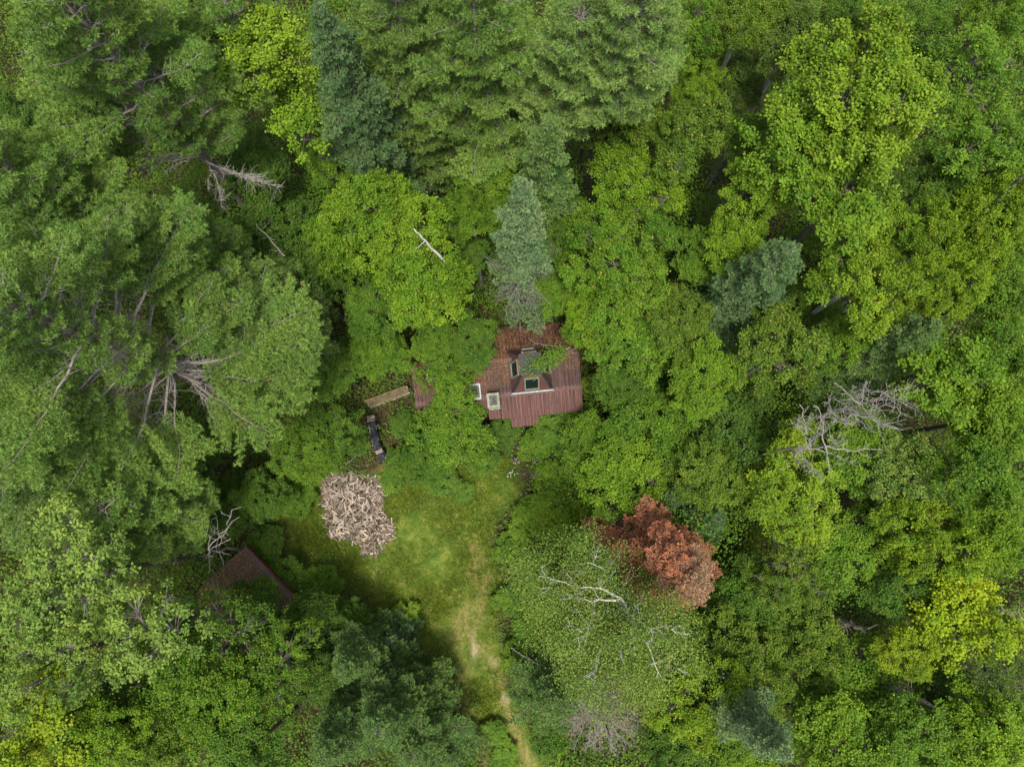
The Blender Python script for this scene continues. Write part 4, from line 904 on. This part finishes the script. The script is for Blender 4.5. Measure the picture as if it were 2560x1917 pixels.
pos = (P[:, None]+tw).reshape(-1, 3); D = nrm(tw.reshape(-1, 3)+rng.normal(size=pos.shape)*.25-UP*.12); N = nrm(UP*.6+rng.normal(size=pos.shape)*.5); sc = rng.uniform(.7, 1.2, len(pos))
tn = np.repeat(rng.uniform(.2, .75, n), T)+rng.normal(size=n*T)*.18
link('crown', mesh_from('crown_pale_birch', [(leaf_quads(pos, N, D, .075*sc, .062*sc), tn)], [M['birchleaf']]), bb, (.128, .205, .046))
# leafless trees on the right
hA = W(2062, 1112, 15); fA = W(1905, 1118, 9.5)*[1, 1, 0]; fA = (hA*[1, 1, 0]+fA)/2
eA = [W(*p) for p in [(1972, 1050, 15), (2000, 1010, 15.5), (2035, 1015, 16), (2080, 1040, 16), (2120, 1100, 16), (2205, 1120, 16), (2140, 1165, 15), (2080, 1190, 15), (2068, 1205, 14.5), (2020, 1160, 14.5), (2015, 1130, 14.5), (2050, 1060, 16), (1985, 1120, 14)]]
crooked('leafless_tree', hA, fA, eA, .08, M['deadwood'], 'leafless grey tree with a leaning trunk, lower left of the two bare crowns', 88, 'bare leafless trees', sub=(2.6, .55))
hB = W(2150, 1012, 15.5); fB = W(2040, 1034, 11)*[1, 1, 0]; fB = (hB*[1, 1, 0]*.6+fB*.4)
eB = [W(*p) for p in [(2085, 955, 16), (2090, 990, 15.5), (2170, 955, 17), (2240, 962, 17), (2300, 1018, 17), (2265, 1005, 17.5), (2245, 1068, 16), (2225, 1062, 15.5), (2150, 1038, 15), (2190, 985, 17), (2130, 975, 16), (2200, 1030, 16.5), (2270, 1040, 16.5)]]
crooked('leafless_tree', hB, fB, eB, .07, M['deadwood'], 'leafless white twigged tree, upper right of the two bare crowns', 89, 'bare leafless trees', sub=(2.6, .55))
# small bare tree over the shed
hC = W(560, 1370, 8); eC = [W(*p) for p in [(615, 1262, 9), (600, 1290, 8.5), (580, 1345, 7.5), (560, 1415, 6.5), (535, 1430, 6.5), (520, 1300, 9), (500, 1390, 8), (575, 1385, 7), (545, 1290, 9)]]
crooked('leafless_tree', W(520, 1375, 8), W(560, 1380, 3)*[1, 1, 0], eC, .085, M['deadwood'], 'dead grey tree whose bare branches reach over the shed roof', 90, 'bare leafless trees', sub=(1.6, .35))
# grey dead conifer at the bottom
def radial(tx, ty, h, R, label, seed):
    rng = np.random.default_rng(seed); f = W(tx, ty, h); root = empty('dead_conifer', (f[0], f[1], 0)); tag(root, label, 'tree', 'dead conifers'); part('trunk', mesh_from('trunk', [tube(path(rng, (0, 0, 0), (0, 0, h), 8, .006), .14, .03, 8)], [M['greybark']]), root)
    z = 2.5; Pn, Un = [], []
    while z < h-.3:
        for b in range(6):
            u = z/h; L = R*(1-u**2)**.7*rng.uniform(.7, 1.1)+.2; a = rng.random()*6.28; e = np.array([math.cos(a)*L, math.sin(a)*L, z+L*.12]); pp = path(rng, (0, 0, z), e, 6, .05, .04); q = [tube(pp, .030, .010, 4)]
            k = int(L*16); t = rng.integers(1, 7, k); d = nrm(nrm(e*[1, 1, 0])+rng.normal(size=(k, 3))*[.8, .8, .4]); l = rng.uniform(.15, .6, (k, 1)); q += [prisms(pp[t], pp[t]+d*l, .010, .004, 3)]
            mid = pp[t]+d*l*.6; q.append(prisms(mid, mid+nrm(d+rng.normal(size=(k, 3))*.8)*l*.5, .007, .003, 3)); part('limb', mesh_from('limb', q, [M['greybark']]), root)
            if rng.random() < .3: Pn.append((pp[t]+d*l)); Un.append(d)
        z += .62
    P = np.concatenate(Pn); q, tn = tufts(P, np.concatenate(Un), rng, np.full(len(P), .5), 8, .10, .022, .2)
    link('crown', mesh_from('brown_needles', [(q, tn)], [M['needle']]), root, (.20, .13, .075))
radial(1525, 1838, 10.5, 2.5, 'grey dead conifer with bare radiating limbs at the bottom edge', 91)
radial(1845, 475, 6.5, 1.5, 'small dead conifer with brown twigs in the dark hole below the olive birch', 92)
radial(60, 60, 12, 2.6, 'bare twiggy dead conifer in the dark gap at the upper left corner', 93)
# fallen and leaning stems
fallen('fallen_log', [(2060, 1532, 6.5), (2170, 1577, 9.6)], .13, .09, M['bark'], 'broken brown trunk lying in the gap among the trees at lower right, upper of two', seed=1, stubs=14)
fallen('fallen_log', [(2200, 1700, 7.5), (2365, 1780, 10.2)], .15, .07, M['greybark'], 'long pale fallen trunk among the trees at lower right, lower of two', seed=2, stubs=14)
fallen('fallen_birch_stem', [(1278, 1618, 1.2), (1310, 1640, 2.2), (1345, 1660, 3.0), (1375, 1672, 3.6), (1412, 1686, 4.0)], .035, .055, M['birchbark'], 'curved white fallen birch stem right of the track', seed=3, stubs=4)
fallen('pole', [(855, 1170, .15), (897, 1132, .6)], .03, .022, M['deadwood'], 'pale straight pole lying above the firewood heap', 'pole', 0, 4)
fallen('leaning_birch', [(1035, 572, 13.3), (1075, 615, 12.4), (1120, 662, 11.4)], .03, .07, M['birchbark'], 'white leaning birch stem showing through the birch above the cabin', 'birch', 5, 5)
fallen('bare_branch', [(1405, 868, 4.0), (1352, 862, 4.1), (1325, 850, 4.4)], .022, .012, M['deadwood'], 'thin bare branch lying above the cabin roof behind the cupola, upper of two', 'branch', 3, 6)
fallen('bare_branch', [(1425, 868, 5.4), (1400, 885, 5.3), (1378, 890, 5.25)], .022, .012, M['birchbark'], 'thin white branch reaching over the cupola from the right, lower of two', 'branch', 3, 7)
fallen('broken_branch', [(640, 560, 9.5), (712, 640, 9.)], .02, .03, M['deadwood'], 'pale bare branch lying in the dark gully left of the birch', 'branch', 8, 8)
fallen('fallen_branch', [(2500, 1530, 9.5), (2560, 1545, 9.5)], .07, .12, M['greybark'], 'grey branch poking out at the right edge above the golden maple', 'branch', 8, 9)
fallen('garden_board', [(690, 1357, .4), (694, 1374, .4)], .09, .09, M['litter'] if False else M['logs'], 'short pale board leaning at the north corner of the shed', 'board', 0, 10)
# leafy bough over the cupola
rng = np.random.default_rng(31); c0, c1 = W(1440, 872, 5.9), W(1318, 922, 5.5); P = []
for k in range(75):
    t = rng.random(); P.append(c1+(c0-c1)*t*.75+rng.normal(size=3)*[.16, .26, .12])
P = np.array(P); n = len(P); T = 13; tw = rng.normal(size=(n, T, 3))*[.14, .14, .09]; pos = (P[:, None]+tw).reshape(-1, 3); sc = rng.uniform(.7, 1.2, len(pos))
root = empty('leafy_bough', c0); tag(root, 'leafy bough hanging over the top of the cupola', 'bough')
q = leaf_quads(pos-c0, nrm(UP*1.0+rng.normal(size=pos.shape)*.4), nrm(tw.reshape(-1, 3)), .10*sc, .08*sc)
link('foliage', mesh_from('bough_leaves', [(q, np.repeat(rng.uniform(.2, .8, n), T))], [M['leaf']]), root, G['green']); br = [tube(path(rng, (0, 0, 0), c1-c0, 7, .04), .03, .01, 5)]
part('branch', mesh_from('bough_branch', br+[prisms(np.tile((c1-c0)*.4, (12, 1))+rng.normal(size=(12, 3))*.1, P[:12]-c0, .01, .004, 3)], [M['bark']]), root)

# ---------------------------------------------------------------- bucket and flower clumps
bk = W(1286, 1432, 0); root = empty('bucket', bk); tag(root, 'round black bucket at the right edge of the lawn', 'bucket')
r_ = .20; an = np.linspace(0, 6.2832, 21); q = []
for a0, a1 in zip(an[:-1], an[1:]):
    cs_ = lambda a, r, z: (math.cos(a)*r, math.sin(a)*r, z)
    q += [[cs_(a0, .16, 0), cs_(a1, .16, 0), cs_(a1, r_, .38), cs_(a0, r_, .38)], [cs_(a1, .15, .02), cs_(a0, .15, .02), cs_(a0, r_-.012, .38), cs_(a1, r_-.012, .38)], [cs_(a0, r_+.012, .37), cs_(a1, r_+.012, .37), cs_(a1, r_-.012, .385), cs_(a0, r_-.012, .385)], [cs_(a0, .15, .2), cs_(a1, .15, .2), (0, 0, .2), (0, 0, .2)]]
M['plastic'] = plain('black_plastic', (.02, .021, .023), (.05, .052, .058), 7, .4); part('body', quads('bucket_body', q, M['plastic']), root)
hp = np.array([[math.cos(a)*r_, .0, .38+math.sin(a)*.12] for a in np.linspace(0, math.pi, 9)]); part('handle', mesh_from('bucket_handle', [tube(hp, .006, .006, 4)], [M['deadwood']]), root)
M['petal'] = leaf_material('petal', dark=(.6, .6, .6), light=(1.3, 1.3, 1.3), trans=.3)
FL = [(1355, 1165, 'pink', 'bright magenta flower clump in the bed below the porch, upper of two'), (1368, 1166, 'pink', 'bright magenta flower clump right beside the upper magenta one'), (1305, 1120, 'lilac', 'pale lilac flower clump nearest the porch'), (1292, 1150, 'lilac', 'pale lilac flower clump left of the magenta flowers'), (1340, 1150, 'lilac', 'lilac flower clump just above the magenta flowers'),
      (1375, 1183, 'red', 'dull red flower clump right below the magenta flowers'), (1340, 1190, 'lilac', 'lilac flower clump just below the magenta flowers'), (1280, 1185, 'white', 'white flower clump at the left end of the flower bed'), (1315, 1240, 'lilac', 'lilac flower clump lowest in the bed'), (1360, 1255, 'orange', 'orange yellow flower clump at the right edge of the lawn'), (1495, 1015, 'orange', 'orange yellow flower clump by the south east corner of the cabin')]
FC = dict(pink=(.55, .10, .32), lilac=(.42, .27, .40), red=(.30, .06, .05), white=(.55, .55, .52), orange=(.50, .28, .04))
for k, (x, y, c, lb) in enumerate(FL):
    rng = np.random.default_rng(200+k); p = W(x, y, .8); root = empty('flower_clump', (p[0], p[1], 0)); tag(root, lb, 'flowers', 'flower clumps of the garden bed')
    n = 260; ps = rng.normal(size=(n, 3))*[.2, .2, .2]+[0, 0, .45]; part('foliage', mesh_from('flower_leaves', [(leaf_quads(ps, nrm(UP+rng.normal(size=(n, 3))*.4), rvec(rng, n), .10*np.ones(n), .04*np.ones(n)), rng.random(n))], [M['leaf']]), root).color = (*G['mid'], 1)
    hd = rng.normal(size=(11, 3))*[.15, .15, .05]+[0, 0, .82]; ps = (hd[:, None]+rng.normal(size=(11, 14, 3))*.022).reshape(-1, 3); n = len(ps)
    part('blossom', mesh_from('petals', [(leaf_quads(ps, nrm(UP+rng.normal(size=(n, 3))*.5), rvec(rng, n), .045*np.ones(n), .035*np.ones(n)), rng.random(n))], [M['petal']]), root).color = (*FC[c], 1)
    part('stem', mesh_from('flower_stems', [prisms(hd*[.4, .4, 0], hd, .006, .004, 3)], [M['bark']]), root)

# ---------------------------------------------------------------- grass, weeds and undergrowth (uncountable)
rng = np.random.default_rng(99)
lo, hi = LAWN.min(0), LAWN.max(0); lo[1] = -17
def scatter(n, cond):
    x = rng.uniform(lo[0]-1.5, hi[0]+1.5, n); y = rng.uniform(lo[1], hi[1]+1.5, n); l, d, ba, br = masks(x, y); inp = sdist(x, y, PILE) > .1
    ok = cond(x, y, l, d, ba, br) & ~inp; return x[ok], y[ok], d[ok], br[ok]
def blades(x, y, nb, L, wd, tone):
    n = len(x); P = np.repeat(np.stack([x, y, 0*x], -1), nb, 0); P[:, :2] += rng.normal(size=(n*nb, 2))*.05
    D = nrm(rng.normal(size=(n*nb, 3))*[.7, .7, .2]+UP*.75); t = np.repeat(tone, nb)+rng.normal(size=n*nb)*.25
    return needle_tris(P, D, np.repeat(L, nb)*rng.uniform(.6, 1.3, n*nb), wd, rng), t
x, y, d, br = scatter(150000, lambda x, y, l, d, ba, br: (rng.random(len(x)) < l*(1-.75*d)*(1-.9*ba)*(1-.8*br)))
n2 = np.clip(.5+wob(x*.8, y*.8)*.5, 0, 1); q, t = blades(x, y, 5, .07+.09*n2, .024, .35+.3*wob(x*1.9+3, y*1.9)+.25*wob(x*5, y*5+2)+rng.normal(size=len(x))*.2)
o = link('grass', mesh_from('grass', [(q, t)], [M['leaf']]), None, (.125, .185, .022)); tag(o, 'short green grass of the clearing', 'grass', kind='stuff')
x, y, d, br = scatter(60000, lambda x, y, l, d, ba, br: (rng.random(len(x)) < l*(.12+.65*d)*(1-.8*ba)))
q, t = blades(x, y, 4, .07+0*x, .014, .5+0*x)
o = link('dry_grass', mesh_from('dry_grass', [(q, t)], [M['litter']]), None, (.23, .195, .07)); tag(o, 'dry yellow grass along the worn track', 'dry grass', kind='stuff')
CABP = np.array([(O3+CU*u+CV*v_)[:2] for u, v_ in ((-9.7, -.1), (.1, -.1), (.1, 5.4), (-9.7, 5.4))]); SHP = np.array([(np.array([a[0], a[1]])+np.array([c_*u-s_*v_, s_*u+c_*v_])) for u, v_ in ((-.2, .2), (SL+.2, .2), (SL+.2, -SW-.2), (-.2, -SW-.2))])
n = 48000; x = rng.uniform(-38, 38, n); y = rng.uniform(-17, 37, n); l = masks(x, y)[0]; nz = wob(x*.7, y*.7)+.6*wob(x*2, y*2+4)
ok = (rng.random(n) < .55+.45*nz) & (l < .35) & (sdist(x, y, CABP) < 0) & (sdist(x, y, SHP) < 0) & (sdist(x, y, PILE) < -.1); x, y, l, nz = x[ok], y[ok], l[ok], nz[ok]; n = len(x); T = 16
edge = np.clip(1+sdist(x, y, LAWN)/2.5, 0, 1); P = np.stack([x, y, rng.uniform(.1, .9, n)*(1-.5*edge)*(.6+nz*.5).clip(.3, 1.5)], -1)
tw = rng.normal(size=(n, T, 3))*[.20, .20, .10]; pos = (P[:, None]+tw).reshape(-1, 3); pos[:, 2] = np.abs(pos[:, 2]); sc = rng.uniform(.7, 1.25, len(pos))
q = leaf_quads(pos, nrm(UP+rng.normal(size=pos.shape)*.35), nrm(tw.reshape(-1, 3)+rng.normal(size=pos.shape)*.05), .13*sc, .09*sc)
o = link('undergrowth', mesh_from('undergrowth', [(q, np.repeat(.4+rng.normal(size=n)*.2, T)+rng.normal(size=n*T)*.15)], [M['leaf']]), None, (.075, .135, .022)); tag(o, 'low leafy undergrowth covering the forest floor', 'undergrowth', kind='stuff')
x, y, d, br = scatter(9000, lambda x, y, l, d, ba, br: (rng.random(len(x)) < (.06+.5*(wob(x*.9+5, y*.9) > .35))*(l > .3)*(1-d)*(.4+.6*(sdist(x, y, LAWN) < 1.3))))
n = len(x); T = 12; P = np.stack([x, y, 0*x+.10], -1); tw = rng.normal(size=(n, T, 3))*[.12, .12, .04]; pos = (P[:, None]+tw).reshape(-1, 3); pos[:, 2] = np.abs(pos[:, 2])
q = leaf_quads(pos, nrm(UP+rng.normal(size=pos.shape)*.3), nrm(tw.reshape(-1, 3)), .10+0*pos[:, 0], .06+0*pos[:, 0])
o = link('weeds', mesh_from('weeds', [(q, np.repeat(rng.random(n), T))], [M['leaf']]), None, (.095, .17, .03)); tag(o, 'broad leaved weeds in the lawn', 'weeds', kind='stuff')

def understorey(name, n, hfun, col, label, seed, L, T=44, zoff=0.):
    rng = np.random.default_rng(seed); x = rng.uniform(-40, 40, n); y = rng.uniform(-18, 40, n)
    e = -sdist(x, y, LAWN); ce = -sdist(x, y, CABP); se = -sdist(x, y, SHP); pe = -sdist(x, y, PILE); st_ = np.hypot((x+8.1)*1.0, (y-4.6)*.8)-1.2; ms = np.hypot(x+7.4, y-6.9)-1.7
    e = np.minimum.reduce([e, ce, se, pe, st_, ms]); hh = hfun(x, y)*np.clip((e-.4)/3.5, 0, 1); nz = wob(x*1.1+seed, y*1.1)+.6*wob(x*2.7, y*2.7+seed)
    ok = (e > .6) & (rng.random(n) < .62+.5*nz); x, y, hh = x[ok], y[ok], hh[ok]; n = len(x)
    z = hh*rng.uniform(.55, 1.05, n)+.3; P = np.stack([x, y, z], -1); tw = rng.normal(size=(n, T, 3))*[.30, .30, .14]
    pos = (P[:, None]+tw).reshape(-1, 3); sc = rng.uniform(.7, 1.2, len(pos)); N = nrm(UP+rng.normal(size=pos.shape)*.4); D = nrm(tw.reshape(-1, 3)+rng.normal(size=pos.shape)*.08)
    o = link(name, mesh_from(name, [(leaf_quads(pos, N, D, L*sc, L*.78*sc), np.repeat(.42+rng.normal(size=n)*.2, T)+rng.normal(size=n*T)*.16)], [M['leaf']]), None, G[col]); tag(o, label, 'foliage', kind='stuff')
understorey('thicket_foliage', 15000, lambda x, y: 5.2+1.6*wob(x*.5, y*.5)+np.where(x > 6, 1.2, 0), 'green', 'leaves of the dense young growth filling the gaps between the trees', 301, .13)
understorey('sapling_foliage', 9000, lambda x, y: 5.6+2.2*wob(x*.6+4, y*.6), 'green', 'lighter leaves of crowded saplings among the trees', 302, .115)
